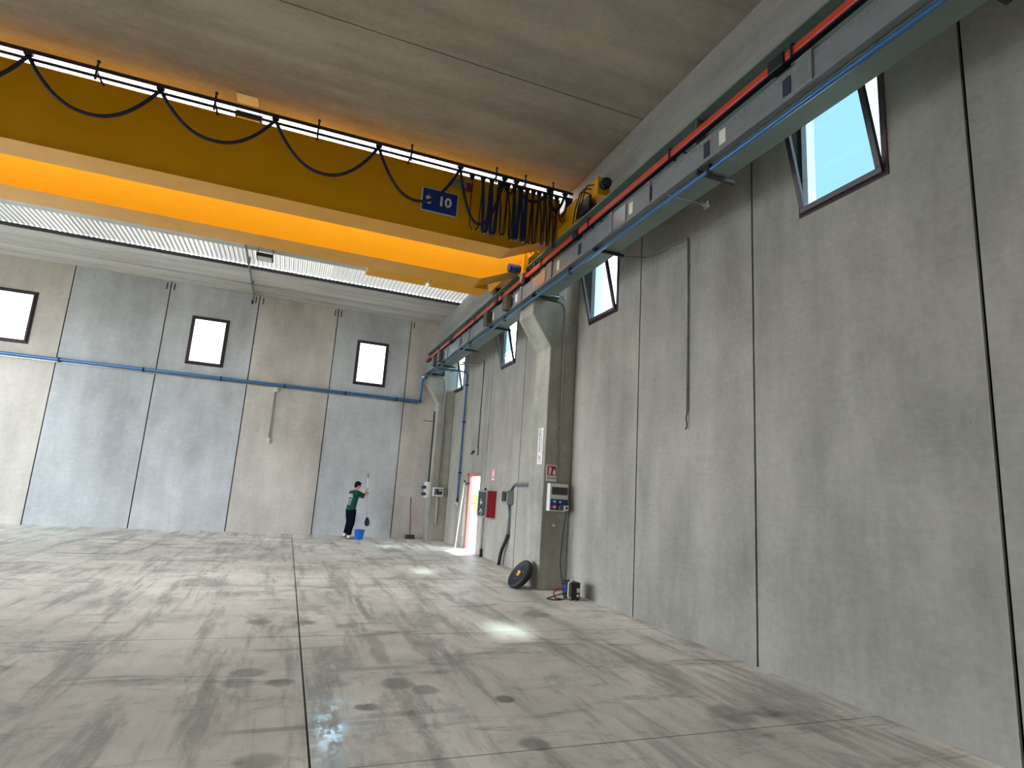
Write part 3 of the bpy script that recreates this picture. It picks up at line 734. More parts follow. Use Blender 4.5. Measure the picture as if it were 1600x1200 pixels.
for i, xx in enumerate(tx):
    mb = MB().prism([(xx - 0.05, YFES - 0.02, 7.05), (xx + 0.05, YFES - 0.02, 7.05), (xx + 0.02, YFES - 0.02, 6.95), (xx - 0.02, YFES - 0.02, 6.95)], (0, 0.04, 0))
    mb.cyl((xx, YFES - 0.04, 7.03), (xx, YFES + 0.04, 7.03), 0.022, 10)
    mb.build('cable_trolley', M['cable_black'], CR)
    if i < len(tx) - 1:
        xb = tx[i + 1]; jit = random.uniform(-0.04, 0.04); lw = 6.03 + random.uniform(-0.02, 0.03)
        for k in range(2 if i > 0 else 1):
            yy = YFES - 0.03 + 0.05 * k
            xm0, xm1 = xx + 0.012 + jit + 0.03 * k, xb - 0.012 + jit * 0.4 - 0.02 * k
            pts = rounded([(xx + 0.01 * k, yy, 6.96), (xm0, yy - 0.01, 6.5), (xm0 + 0.01, yy, lw + 0.06), ((xm0 + xm1) / 2, yy, lw - 0.03 + 0.03 * k), (xm1 - 0.01, yy, lw + 0.06), (xm1 + 0.02 * k, yy + 0.01, 6.5), (xb - 0.01 * k, yy, 6.96)], 0.12, 5)
            wide = i in (1, 2, 5, 6) and k == 1
            mat = M['cable_blue'] if wide else (M['cable_navy'] if (i + k) % 2 else M['cable_black'])
            mb = MB().tube(pts, 0.034 if wide else 0.013, 8, flat=0.3 if wide else 0.8, up=(1, 0.3, 0) if wide else (0, 1, 0))
            tag(mb.build('control_cable', mat, CR), 'blue ribbon cable loop' if wide else 'narrow dark cable loop')
        mb = MB().box((xx + xb) / 2 - 0.012 + jit, (xx + xb) / 2 + 0.012 + jit, YFES - 0.06, YFES - 0.04, lw - 0.03, lw - 0.01)
        tag(mb.build('cable_clip', M['galv'], CR), 'small bright clip at the loop bottom')
for (xa, xb, lw) in ((3.80, 3.98, 6.64), (4.0, 4.16, 6.62)):
    tag(MB().tube(sag(xa, 6.96, xb, 6.96, lw, 8.97, 20, 0.5, 3.0), 0.012, 8).build('control_cable', M['cable_black'], CR), 'short dark cable loop')
mb = MB()
for k in range(5):
    mb.tube([(4.1 + 0.03 * k, 8.93 + 0.012 * k, 7.08), (4.12 + 0.03 * k, 8.9, 6.95), (4.11 + 0.03 * k, 8.93, 6.82), (4.12 + 0.02 * k, 9.1, 6.75)], 0.022, 8)
tag(mb.build('cable_bundle', M['cable_blue'], CR), 'blue cable bundle at the rail end')
tag(MB().box(2.02, 2.28, 9.1, 9.21, 6.88, 7.0).build('junction_housing', M['galv_dull'], CR, bevel=0.01), 'grey and red junction housing on the girder')
tag(MB().box(2.28, 2.40, 9.1, 9.21, 6.86, 6.98).build('connector', M['red_wood'], CR, bevel=0.01), 'dark red connector')

# ------------------------------------------------------------------ lamps and conduits under the roof
for (xx, yy, zz, lb) in ((-1.25, 15.62, 7.22, 'switched-off flat lamp under the grey rooflight'), (-1.32, 9.75, 7.40, 'switched-off flat lamp below the bright rooflight over the crane')):
    l = thing('ceiling_lamp', (xx, yy, zz), lb, 'lamp')
    MB().box(xx - 0.2, xx + 0.2, yy - 0.2, yy + 0.2, zz, zz + 0.09).build('housing', M['dark_metal'], l, bevel=0.01)
    tag(MB().box(xx - 0.17, xx + 0.17, yy - 0.17, yy + 0.17, zz - 0.01, zz).build('diffuser', M['white_plastic'], l), 'pale diffuser')
    mb = MB().box(xx - 0.19, xx - 0.165, yy - 0.02, yy + 0.02, zz + 0.09, 7.62); mb.box(xx + 0.165, xx + 0.19, yy - 0.02, yy + 0.02, zz + 0.09, 7.62)
    mb.build('bracket', M['galv_dull'], l)
tag(MB().box(-1.48, -1.17, 9.12, 9.37, ZC - 0.014, ZC - 0.001).build('ceiling_plate', M['cream'], bevel=0.002), 'pale square plate on the roof slab beside the bright rooflight', 'plate')
cc = thing('roof_conduit', (-1.72, 17, 7.3), 'grey conduit running along the roof towards the end wall', 'conduit')
MB().tube(rounded([(-1.73, 14.2, 7.46), (-1.73, 19.78, 7.42), (-1.76, 19.85, 7.25)], 0.06), 0.026, 8).build('tube', M['galv_dull'], cc)
tag(MB().cyl((-1.76, 19.85, 7.15), (-1.76, 19.85, 7.28), 0.03, 8).build('end_cap', M['black'], cc), 'black end cap')
for yy in (15.0, 16.8, 18.6):
    MB().box(-1.77, -1.69, yy - 0.02, yy + 0.02, 7.42, 7.52 if yy != 16.8 else 7.62).build('clip', M['galv_dull'], cc)
# dark lifting slots at the panel heads
sl = MB()
for xx in (-1.66, -1.44, 0.82, 1.02, 3.52, -4.2, -4.0):
    sl.box(xx - 0.015, xx + 0.015, YB - 0.012, YB + 0.01, 7.2, 7.42)
tag(sl.build('trim_5', M['joint'], world_origin=True), 'dark fixing slots at the heads of the end wall panels', 'trim', kind='structure')

def conduit(name, path, r, label, clips=(), mat='galv_dull', rr=0.06):
    path = [Vector(p) for p in path]
    c = thing(name, path[-1], label, 'conduit')
    MB().tube(rounded(path, rr), r, 8).build('tube', M[mat], c)
    for p in clips:
        MB().box(p[0] - 0.022, p[0] + 0.022, p[1] - 0.018, p[1] + 0.018, p[2] - 0.012, p[2] + 0.012).build('clip', M['galv_dull'], c)
    return c
c1 = conduit('conduit', [(4.51, 7.5, 5.47), (5.04, 7.75, 5.66), (5.045, 7.55, 5.63), (5.045, 6.62, 5.55), (5.045, 6.6, 2.95)], 0.015, 'thin grey conduit dropping down the right wall right of the open window',
             [(5.045, 6.6, 5.1), (5.045, 6.6, 4.05), (5.045, 6.6, 3.3)])
mb = MB().tube([(5.045, 6.6, 2.95), (5.03, 6.6, 2.88), (5.045, 6.6, 2.80), (5.035, 6.59, 2.74), (5.03, 6.62, 2.72)], 0.009, 6)
tag(mb.build('cable_tail', M['cable_black'], c1), 'loose wire tail')
c2 = conduit('conduit', [(4.5, 16.9, 5.47), (5.03, 16.6, 5.5), (5.045, 16.18, 5.56), (5.045, 16.17, 2.9)], 0.022, 'grey conduit dropping down the right wall above the side door', [(5.045, 16.17, 5.2), (5.045, 16.17, 4.0)])
MB().box(5.01, 5.07, 16.1, 16.24, 2.72, 2.92).build('end_box', M['grey_plastic'], c2, bevel=0.008)
MB().cyl((5.03, 16.5, 2.84), (5.03, 16.7, 2.78), 0.03, 8).build('fitting', M['dark_metal'], c2)
c3 = conduit('conduit', [(-0.70, 19.87, 4.48), (-0.70, 19.87, 2.9)], 0.016, 'thin pale conduit hanging on the end wall below the blue pipe', [(-0.70, 19.87, 3.6)])
MB().lathe([(0.075, 0), (0.085, 0.02), (0.07, 0.07)], Matrix.Translation((-0.70, 19.9, 4.47)) @ Matrix.Rotation(PI / 2, 4, 'X')).build('round_box', M['white_plastic'], c3)
MB().box(-0.735, -0.665, 19.84, 19.9, 2.74, 2.92).build('end_box', M['cream'], c3, bevel=0.008)
c4 = conduit('conduit', [(4.06, 10.10, 5.47), (4.45, 10.10, 5.56), (4.76, 10.10, 5.48), (4.78, 10.10, 5.2), (4.79, 10.10, 1.95)], 0.015,
             'thin grey conduit down the near pillar to the socket panel', [(4.78, 10.11, 4.95), (4.78, 10.11, 4.0), (4.785, 10.11, 3.0), (4.79, 10.11, 2.3)], rr=0.15)
c5 = conduit('conduit', [(4.1, 19.25, 5.47), (4.62, 19.25, 5.45), (4.70, 19.25, 5.2), (4.74, 19.25, 1.72)], 0.018, 'thin grey conduit down the front of the far corner pillar', [(4.71, 19.26, 4.4), (4.73, 19.26, 3.0)], rr=0.15)
c6 = conduit('conduit', [(4.47, 19.62, 4.3), (4.47, 19.62, 1.9)], 0.022, 'grey conduit on the left side of the far corner pillar', [(4.48, 19.62, 3.2)], mat='dark_metal')
MB().cyl((4.47, 19.62, 3.95), (4.12, 19.62, 3.95), 0.012, 6).build('side_pin', M['black'], c6)
c7 = conduit('conduit', [(4.74, 19.25, 1.42), (4.74, 19.25, 0.55)], 0.018, 'short pale conduit below the small panel on the far pillar', mat='white_plastic')
c8 = conduit('conduit', [(5.03, 10.87, 1.93), (5.03, 13.0, 1.92), (5.03, 13.22, 1.75)], 0.028, 'grey conduit from the near pillar to the small switch box', [(5.04, 11.6, 1.93), (5.04, 12.6, 1.925)], rr=0.12)
tag(MB().tube([(5.03, 13.05, 1.87), (5.03, 11.0, 1.87)], 0.016, 8).build('second_tube', M['galv_dull'], c8), 'thinner tube below')

# ------------------------------------------------------------------ boxes and signs
# socket panel on the near pillar
sp = thing('socket_panel', (4.77, 10.06, 1.42), 'white power socket panel with blue lower half on the near pillar', 'electrical panel')
MB().box(4.58, 4.96, 9.99, 10.13, 1.42, 1.93).build('housing', M['white_plastic'], sp, bevel=0.012)
tag(MB().box(4.615, 4.945, 9.978, 9.992, 1.725, 1.865).build('breaker_window', M['dark_glass'], sp, bevel=0.006), 'dark tinted breaker window')
tag(MB().box(4.63, 4.86, 9.982, 9.992, 1.685, 1.71).build('label_strip', M['cream'], sp), 'cream label strip')
bp_ = tag(MB().box(4.60, 4.95, 9.975, 9.992, 1.445, 1.645).build('socket_plate', M['blue_panel'], sp, bevel=0.006), 'dark blue socket plate')
def socket(x, z, r, ma, mc):
    mb = MB().cyl((x, 9.978, z), (x, 9.935, z), r, 16, 0); mb.cyl((x, 9.936, z), (x, 9.925, z), r * 0.55, 12, 1)
    mb.build('socket', [M[ma], M[mc]], sp)
socket(4.665, 1.60, 0.03, 'pipe_blue', 'white_plastic'); socket(4.775, 1.595, 0.03, 'pipe_blue', 'white_plastic')
socket(4.665, 1.50, 0.042, 'sign_red', 'white_plastic'); socket(4.785, 1.495, 0.035, 'grey_plastic', 'dark_metal')
tag(MB().box(4.86, 4.95, 9.915, 9.978, 1.445, 1.535).build('plug', M['white_plastic'], sp, bevel=0.012), 'white square plug')
MB().box(4.885, 4.925, 9.905, 9.915, 1.47, 1.51).build('plug_face', M['black'], sp)
# extinguisher sign
es = thing('extinguisher_sign', (4.65, 10.12, 1.96), 'white and red fire extinguisher sign above the socket panel', 'sign')
MB().box(4.545, 4.765, 10.118, 10.127, 1.965, 2.275).build('sign_plate', M['white_paint'], es, bevel=0.002)
MB().box(4.565, 4.745, 10.112, 10.118, 2.075, 2.255).build('red_field', M['sign_red'], es)
mb = MB(); YS = 10.1095
mb.box(4.59, 4.635, YS, YS + 0.003, 2.09, 2.20); mb.box(4.60, 4.63, YS, YS + 0.003, 2.20, 2.235); mb.box(4.585, 4.615, YS, YS + 0.003, 2.225, 2.24); mb.box(4.63, 4.645, YS, YS + 0.003, 2.15, 2.22)
mb.prism([(4.68, YS, 2.09), (4.725, YS, 2.09), (4.73, YS, 2.15), (4.71, YS, 2.20), (4.69, YS, 2.17), (4.675, YS, 2.14)], (0, 0.003, 0))
mb.build('pictogram', M['white_paint'], es)
MB().text('ESTINTORE', 0.04, Matrix.Translation((4.655, 10.117, 2.025)) @ RX, ext=0.001, bold=0.0008, xs=0.86).build('lettering', M['black'], es)
# tall notice on the pillar's front
ns = thing('notice_sign', (4.49, 10.34, 2.28), 'tall narrow white notice with red and black marks on the near pillar front', 'sign')
MB().box(4.488, 4.498, 10.22, 10.46, 2.28, 2.98).build('sign_plate', M['white_paint'], ns, bevel=0.002)
mb = MB(); mb2 = MB(); z = 2.52
while z < 2.95:
    h = random.choice((0.012, 0.018, 0.024)); mb.box(4.484, 4.488, 10.36, 10.385 + random.random() * 0.02, z, z + h); z += h + 0.01
z = 2.50
while z < 2.93:
    mb2.box(4.484, 4.488, 10.27, 10.31, z, z + 0.03); mb2.box(4.484, 4.488, 10.255, 10.272, z + 0.01, z + 0.02); z += 0.05
mb.build('small_print', M['black'], ns)
mb2.ball((4.488, 10.36, 2.40), 0.05, seg=12, scale=(0.08, 1, 1)); mb2.box(4.484, 4.488, 10.29, 10.42, 2.32, 2.335)
mb2.build('red_marks', M['faded_red'], ns)
# fire-hose cabinet
hc = thing('hose_cabinet', (4.96, 14.65, 1.03), 'red fire hose cabinet with dark glass front on the right wall', 'cabinet')
MB().box(4.83, 5.07, 14.33, 15.0, 1.05, 1.72).build('housing', M['cab_red'], hc, bevel=0.008)
# the glazed door faces along the wall and stands ajar
fd = tag(MB().box(4.80, 4.832, 14.32, 15.02, 1.04, 1.73).build('door', M['galv'], hc, bevel=0.004), 'metal door frame')
MB().box(4.794, 4.802, 14.37, 14.97, 1.09, 1.68).build('pane', M['dark_glass'], fd)
mb = MB(); XH = 4.7905
mb.prism([(XH, 14.74, 1.47), (XH, 14.58, 1.41), (XH, 14.74, 1.35)], (0.004, 0, 0)); mb.box(XH, XH + 0.004, 14.66, 14.80, 1.385, 1.435); mb.box(XH, XH + 0.004, 14.72, 14.76, 1.435, 1.50)
mb.prism([(XH, 14.80, 1.18), (XH, 14.70, 1.26), (XH, 14.60, 1.18), (XH, 14.60, 1.15), (XH, 14.70, 1.23), (XH, 14.80, 1.15)], (0.004, 0, 0)); mb.box(XH, XH + 0.004, 14.67, 14.73, 1.11, 1.135)
tag(mb.build('pictogram', M['white_paint'], fd), 'white arrow marks')
tag(MB().cyl((4.9, 14.75, 1.72), (4.9, 14.75, 1.79), 0.03, 10).build('top_knob', M['black'], hc), 'black knob on top')
hp = conduit('supply_pipe', [(5.02, 15.1, 1.07), (5.02, 15.12, 0.16)], 0.02, 'thin supply pipe below the red hose cabinet', [(5.03, 15.11, 0.7)])
tag(MB().cyl((5.02, 15.12, 0.0), (5.02, 15.12, 0.2), 0.035, 12).build('pipe_sleeve', M['black'], hp), 'black sleeve at the floor')
hs = thing('hose_sign', (5.06, 14.66, 2.02), 'small faded pink sign on the wall above the hose cabinet', 'sign')
MB().box(5.058, 5.068, 14.5, 14.82, 2.06, 2.30).build('sign_plate', M['faded_red'], hs, bevel=0.002)
MB().box(5.058, 5.068, 14.54, 14.78, 2.00, 2.05).build('caption_plate', M['white_paint'], hs, bevel=0.002)
MB().box(5.054, 5.058, 14.6, 14.7, 2.1, 2.24).build('pictogram', M['white_paint'], hs)
# switch box
sb = thing('switch_box', (4.98, 13.25, 1.42), 'small grey switch box with dark front right of the hose cabinet', 'electrical box')
MB().box(4.90, 5.068, 13.10, 13.38, 1.43, 1.76).build('housing', M['grey_plastic'], sb, bevel=0.015)
tag(MB().box(4.86, 4.90, 13.13, 13.36, 1.50, 1.72).build('switch_face', M['dark_metal'], sb, bevel=0.01), 'dark switch face')
mb = MB().box(4.85, 4.9, 13.34, 13.40, 1.70, 1.74); mb.box(4.85, 4.9, 13.34, 13.40, 1.47, 1.51)
tag(mb.build('corner_lug', M['white_plastic'], sb), 'white corner lugs')
fc = thing('floor_conduit', (5.0, 13.5, 0.0), 'grey conduit and black flexible hose from the switch box to the floor', 'conduit')
MB().tube([(5.02, 13.26, 1.43), (5.02, 13.22, 1.2), (5.02, 13.20, 0.72)], 0.032, 10).build('tube', M['galv_dull'], fc)
tag(MB().tube(rounded([(5.02, 13.20, 0.74), (5.0, 13.28, 0.55), (4.97, 13.47, 0.3), (4.96, 13.52, 0.0)], 0.12), 0.042, 10).build('flexible_hose', M['black'], fc), 'black flexible hose')
# far pillar boxes
sm = thing('small_panel', (4.72, 19.2, 1.44), 'small white panel with dark screen on the far corner pillar', 'electrical panel')
MB().box(4.555, 4.90, 19.17, 19.28, 1.44, 1.73).build('housing', M['white_plastic'], sm, bevel=0.012)
MB().box(4.60, 4.86, 19.155, 19.172, 1.49, 1.68).build('screen', M['dark_glass'], sm, bevel=0.006)
MB().box(4.75, 4.83, 19.15, 19.156, 1.61, 1.65).build('label', M['white_paint'], sm)
wb = thing('socket_panel', (4.42, 19.6, 1.38), 'white socket panel seen edge-on on the far corner pillar side', 'electrical panel')
MB().box(4.38, 4.50, 19.38, 19.82, 1.37, 1.89).build('housing', M['white_plastic'], wb, bevel=0.01)
for (yy, zz) in ((19.5, 1.5), (19.7, 1.5), (19.5, 1.72), (19.7, 1.72)): tag(MB().cyl((4.38, yy, zz), (4.28, yy, zz - 0.03), 0.05, 12).build('socket', M['navy'], wb), 'dark blue socket outlet')

# ------------------------------------------------------------------ loose things
# black wheel leaning on the near pillar
nrm = Vector((-0.80, -0.06, 0.58)).normalized()
Q = nrm.to_track_quat('Z', 'Y').to_matrix().to_4x4()
RW = 0.29
cz = RW * math.sqrt(1 - nrm.z ** 2) + 0.012
WC = Vector((4.22, 10.36, cz))
wl = thing('wheel', (WC.x, WC.y, 0), 'black round wheel with yellow hub leaning against the near pillar foot', 'wheel')
MW = Matrix.Translation(WC) @ Q
MB().lathe([(0.05, -0.15), (0.15, -0.15), (0.19, -0.13), (0.23, -0.08), (0.283, -0.055), (RW, -0.02), (0.285, 0.02), (0.25, 0.028), (0.235, 0.012), (0.13, 0.0), (0.02, 0.0)], MW, 40).build('rim', M['black_rubber'], wl)
tag(MB().lathe([(0.055, 0.0), (0.055, 0.03), (0.042, 0.036), (0.04, 0.02), (0.01, 0.02)], MW, 20).build('hub', M['yellow_hub'], wl), 'yellow hub')
for k in range(3):
    a = 2 * PI * k / 3 + 0.5
    MB().cyl(MW @ Vector((0.11 * math.cos(a), 0.11 * math.sin(a), 0.0)), MW @ Vector((0.11 * math.cos(a), 0.11 * math.sin(a), 0.02)), 0.012, 8).build('bolt', M['galv'], wl)
# black battery charger
bc = thing('battery_charger', (4.75, 9.3, 0), 'black portable charger with pale handle on the floor by the near pillar', 'charger')
MB().box(4.66, 4.84, 9.12, 9.45, 0.02, 0.29).build('housing', M['black'], bc, bevel=0.015)
mb = MB()
for xx in (4.69, 4.81):
    for yy in (9.15, 9.42): mb.cyl((xx, yy, 0), (xx, yy, 0.022), 0.016, 8)
mb.build('foot', M['black_rubber'], bc)
tag(MB().tube(rounded([(4.66, 9.10, 0.04), (4.60, 9.10, 0.06), (4.60, 9.10, 0.30), (4.68, 9.10, 0.33), (4.70, 9.2, 0.315)], 0.04), 0.011, 8).build('handle', M['cream'], bc), 'pale bent handle')
MB().box(4.77, 4.825, 9.113, 9.121, 0.13, 0.20).build('sticker', M['white_paint'], bc); MB().box(4.77, 4.81, 9.113, 9.121, 0.06, 0.10).build('sticker', M['white_paint'], bc)
tag(MB().box(4.615, 4.662, 9.2, 9.34, 0.12, 0.24).build('clamp_rest', M['blue_panel'], bc, bevel=0.006), 'blue clamp rest')
for (pts, mt) in (([(4.66, 9.22, 0.10), (4.5, 9.25, 0.08), (4.36, 9.32, 0.012), (4.28, 9.26, 0.012), (4.33, 9.15, 0.012), (4.47, 9.13, 0.012), (4.6, 9.17, 0.03)], 'black'),
                  ([(4.66, 9.28, 0.14), (4.52, 9.3, 0.17), (4.43, 9.33, 0.1), (4.45, 9.28, 0.012), (4.55, 9.24, 0.012)], 'sign_red')):
    tag(MB().tube(rounded(pts, 0.1), 0.011, 8).build('lead', M[mt], bc), 'black lead' if mt == 'black' else 'red lead')
tag(MB().tube(rounded([(4.905, 9.93, 1.442), (4.905, 9.93, 1.36), (4.89, 9.98, 1.1), (4.87, 10.02, 0.5), (4.83, 9.75, 0.06), (4.79, 9.46, 0.14)], 0.1), 0.009, 8).build('power_cord', M['cable_black']), 'black power cord hanging from the socket panel to the charger', 'cord')
# wall grime lump: small pale hook on the pillar
tag(MB().box(4.73, 4.78, 10.11, 10.13, 1.14, 1.18).build('wall_plug', M['white_plastic'], bevel=0.004), 'tiny pale wall plug below the socket panel on the pillar', 'plug')
# white pole leaning by the door
pl = thing('pole', (4.86, 17.05, 0), 'white pole leaning on the wall at the side doorway', 'pole')
MB().cyl((4.86, 17.08, 0.0), (5.045, 17.24, 1.93), 0.019, 10).build('shaft', M['mop_handle'], pl)
tag(MB().cyl((5.045, 17.24, 1.93), (5.05, 17.243, 1.99), 0.028, 10).build('end_cap', M['black'], pl), 'black end cap')
# broom against the end wall
bw = thing('broom', (4.03, 19.72, 0), 'dark-headed broom with red handle standing at the end wall', 'broom')
MB().cyl((4.03, 19.70, 0.12), (3.98, 19.88, 1.34), 0.014, 10).build('handle', M['red_wood'], bw)
MB().box(3.88, 4.18, 19.66, 19.74, 0.08, 0.13).build('head', M['broom'], bw, bevel=0.01)
MB().prism([(3.89, 19.665, 0.08), (4.17, 19.665, 0.08), (4.20, 19.64, 0.0), (3.86, 19.64, 0.0)], (0, 0.08, 0)).build('bristles', M['broom'], bw)
# bucket
bk = thing('bucket', (2.28, 18.85, 0), 'blue plastic bucket on the floor beside the person', 'bucket')
mb = MB().lathe([(0.02, 0.0), (0.118, 0.0), (0.125, 0.02), (0.155, 0.27), (0.168, 0.275), (0.168, 0.295), (0.15, 0.295), (0.118, 0.03), (0.02, 0.03)], Matrix.Translation((2.28, 18.85, 0)), 32)
mb.build('body', M['bucket'], bk)
MB().tube([(2.28 + 0.165 * math.cos(a), 18.85 + 0.06 * math.sin(a), 0.28 + 0.05 * math.sin(a)) for a in [PI * k / 16 for k in range(17)]], 0.006, 8).build('handle', M['white_plastic'], bk)

# ------------------------------------------------------------------ the person washing the wall
PX, PY = 1.97, 19.0
Rz = Matrix.Rotation(math.radians(-64), 4, 'Z'); PM = Matrix.Translation((PX, PY, 0)) @ Rz
def P(*c): return PM @ Vector(c)
R3 = Rz.to_3x3()
person = thing('person', (PX, PY, 0), 'person in green T-shirt and dark trousers holding a long white brush', 'person')
pole_b, pole_t = P(0.09, 0.58, 0.40), P(0.11, 0.41, 2.03)
def on_pole(z):
    t = (z - pole_b.z) / (pole_t.z - pole_b.z); return pole_b.lerp(pole_t, t)
b = MB()
# trunk, neck
b.tube([P(0, 0, 0.84), P(0, 0.0, 0.98), P(0, 0.03, 1.14), P(0, 0.06, 1.30), P(0, 0.075, 1.40), P(0, 0.09, 1.455)], [0.14, 0.15, 0.135, 0.155, 0.14, 0.07], 16, flat=0.68, up=R3 @ Vector((1, 0, 0)))
b.tube([P(0, 0.085, 1.42), P(0, 0.115, 1.53)], [0.062, 0.056], 12)
# head with face
HC = P(0, 0.145, 1.625); HM = R3 @ Matrix.Rotation(math.radians(-14), 3, 'X')
b.ball(HC, 0.1, seg=20, scale=(0.76, 0.96, 1.18), M=HM)
b.ball(HC + HM @ Vector((0, 0.035, -0.065)), 0.058, seg=14, scale=(0.85, 0.85, 0.8), M=HM)          # jaw
b.tube([HC + HM @ Vector((0, 0.088, 0.012)), HC + HM @ Vector((0, 0.112, -0.025)), HC + HM @ Vector((0, 0.092, -0.032))], [0.009, 0.014, 0.01], 8)  # nose
b.tube([HC + HM @ Vector((-0.022, 0.088, -0.058)), HC + HM @ Vector((0, 0.094, -0.058)), HC + HM @ Vector((0.022, 0.088, -0.058))], [0.004, 0.009, 0.004], 8)  # lips
b.tube([HC + HM @ Vector((-0.045, 0.084, 0.03)), HC + HM @ Vector((0, 0.094, 0.03)), HC + HM @ Vector((0.045, 0.084, 0.03))], [0.007, 0.009, 0.007], 8)  # brow
for s in (-1, 1):
    b.ball(HC + HM @ Vector((s * 0.078, 0.0, -0.012)), 0.03, seg=10, scale=(0.3, 0.65, 1.0), M=HM)
def hand(b, wrist, z, side):
    """palm at the pole with four fingers wrapped round it and the thumb closing from the other side"""
    c = on_pole(z); ax = (pole_t - pole_b).normalized()
    d = (c - wrist); d = (d - ax * d.dot(ax)).normalized(); lat = ax.cross(d) * side
    palm0 = wrist; palm1 = c - d * 0.022 + lat * 0.034
    b.tube([palm0, palm0.lerp(palm1, 0.55), palm1], [0.026, 0.040, 0.036], 12, flat=0.55, up=ax)
    for k, (off, ln) in enumerate(((0.032, 0.95), (0.011, 1.05), (-0.010, 1.0), (-0.031, 0.82))):
        q = c + ax * off; r0 = 0.028
        arc = []
        for a in (0.35, 0.0, -0.9, -1.8, -2.6):
            arc.append(q + (lat * math.cos(a + 0.1) - d * math.sin(a + 0.1)) * (r0 * (1.15 if a > -0.3 else 1.0)) + d * 0.0 + lat * 0.0)
        base = palm1 + ax * off
        path = [base] + [q + lat * (r0 * 1.2), q + (lat + d).normalized() * (r0 * 1.15), q + d * r0, q + (d - lat * ln).normalized() * (r0 * 1.05)]
        b.tube(path, [0.0105, 0.010, 0.0095, 0.009, 0.0075], 8)
    tb = palm0.lerp(palm1, 0.5) + ax * 0.028
    b.tube([tb, c - d * 0.03 - lat * 0.012 + ax * 0.036, c - lat * 0.024 + ax * 0.034, c + d * 0.012 - lat * 0.022 + ax * 0.032], [0.014, 0.0125, 0.011, 0.008], 8)
WRr = on_pole(1.52) + (P(0.24, 0.22, 1.36) - on_pole(1.52)).normalized() * 0.085
WRl = on_pole(1.40) + (P(-0.22, 0.24, 1.22) - on_pole(1.40)).normalized() * 0.085
Sr, Er = P(0.185, 0.06, 1.395), P(0.25, 0.27, 1.29)
Sl, El = P(-0.185, 0.06, 1.395), P(-0.24, 0.25, 1.20)
for (S, E_, W) in ((Sr, Er, WRr), (Sl, El, WRl)):
    b.tube([S, S.lerp(E_, 0.5), E_, E_.lerp(W, 0.35), W], [0.056, 0.048, 0.040, 0.041, 0.026], 12)
hand(b, WRr, 1.52, 1); hand(b, WRl, 1.40, -1)
# legs and feet (inside trousers and shoes)
LEG = {1: [P(0.085, 0.0, 0.90), P(0.10, 0.02, 0.50), P(0.10, -0.03, 0.28), P(0.095, -0.03, 0.09)], -1: [P(-0.085, 0.0, 0.90), P(-0.080, 0.03, 0.50), P(-0.075, -0.02, 0.28), P(-0.068, -0.07, 0.12)]}
for s in (1, -1):
    b.tube(LEG[s], [0.085, 0.056, 0.052, 0.036], 12)
b.tube([P(0.095, -0.05, 0.06), P(0.10, 0.06, 0.04), P(0.105, 0.15, 0.03)], [0.034, 0.034, 0.022], 10)
b.tube([P(-0.068, -0.09, 0.09), P(-0.068, 0.01, 0.05), P(-0.07, 0.10, 0.03)], [0.034, 0.034, 0.022], 10)
b.build('body', M['skin'], person, remesh=0.0055)
for s in (-1, 1):
    tag(MB().ball(HC + HM @ Vector((s * 0.031, 0.083, 0.008)), 0.011, seg=10).build('eye', M['hair'], person), 'dark eye')
# hair
h = MB()
h.ball(HC + HM @ Vector((0, -0.012, 0.03)), 0.108, seg=20, scale=(0.80, 0.93, 1.0), M=HM)
h.ball(HC + HM @ Vector((0, -0.05, -0.02)), 0.075, seg=14, scale=(0.95, 0.75, 1.0), M=HM)
h.ball(HC + HM @ Vector((0, 0.06, 0.085)), 0.05, seg=12, scale=(1.2, 0.8, 0.6), M=HM)
h.build('hair', M['hair'], person, remesh=0.008)
# T-shirt
s_ = MB()
TS = [(P(0, -0.005, 0.86), 0.185, 0.68), (P(0, 0.0, 0.96), 0.182, 0.7), (P(0, 0.03, 1.12), 0.178, 0.7), (P(0, 0.055, 1.28), 0.192, 0.7), (P(0, 0.07, 1.38), 0.185, 0.66), (P(0, 0.085, 1.44), 0.11, 0.7), (P(0, 0.095, 1.475), 0.075, 0.95)]
s_.tube([t[0] for t in TS], [t[1] for t in TS], 24, flat=0.69, up=R3 @ Vector((1, 0, 0)))
for (S, E_) in ((Sr, Er), (Sl, El)):
    s_.tube([S.lerp(P(0, 0.06, 1.38), 0.35), S, S.lerp(E_, 0.55), S.lerp(E_, 0.92)], [0.075, 0.082, 0.078, 0.082], 14)
s_.build('t_shirt', M['shirt'], person, remesh=0.009)
# pale rows of print on the back of the shirt
pr = MB()
random.seed(3)
for k, z in enumerate((1.335, 1.295, 1.255, 1.20, 1.165, 1.13, 1.095, 1.06, 1.03)):
    yb = -0.105 if z > 1.2 else -0.108
    x = -0.09 + 0.02 * random.random()
    while x < 0.09:
        w_ = random.uniform(0.015, 0.04); hh_ = 0.02 if k < 3 else 0.010
        cy = 0.055 * (z - 0.96) / 0.32
        ycur = lambda xx: cy - 0.134 * math.sqrt(max(0.05, 1 - (xx / 0.19) ** 2)) - 0.008
        pr.quad([P(x, ycur(x), z), P(x + w_, ycur(x + w_), z), P(x + w_, ycur(x + w_), z + hh_), P(x, ycur(x), z + hh_)])
        x += w_ + 0.012
o = pr.build('shirt_print', M['white_paint'], person, fixn=False); o.modifiers.new('t', 'SOLIDIFY').thickness = 0.004
tag(o, 'pale rows of print on the shirt back')
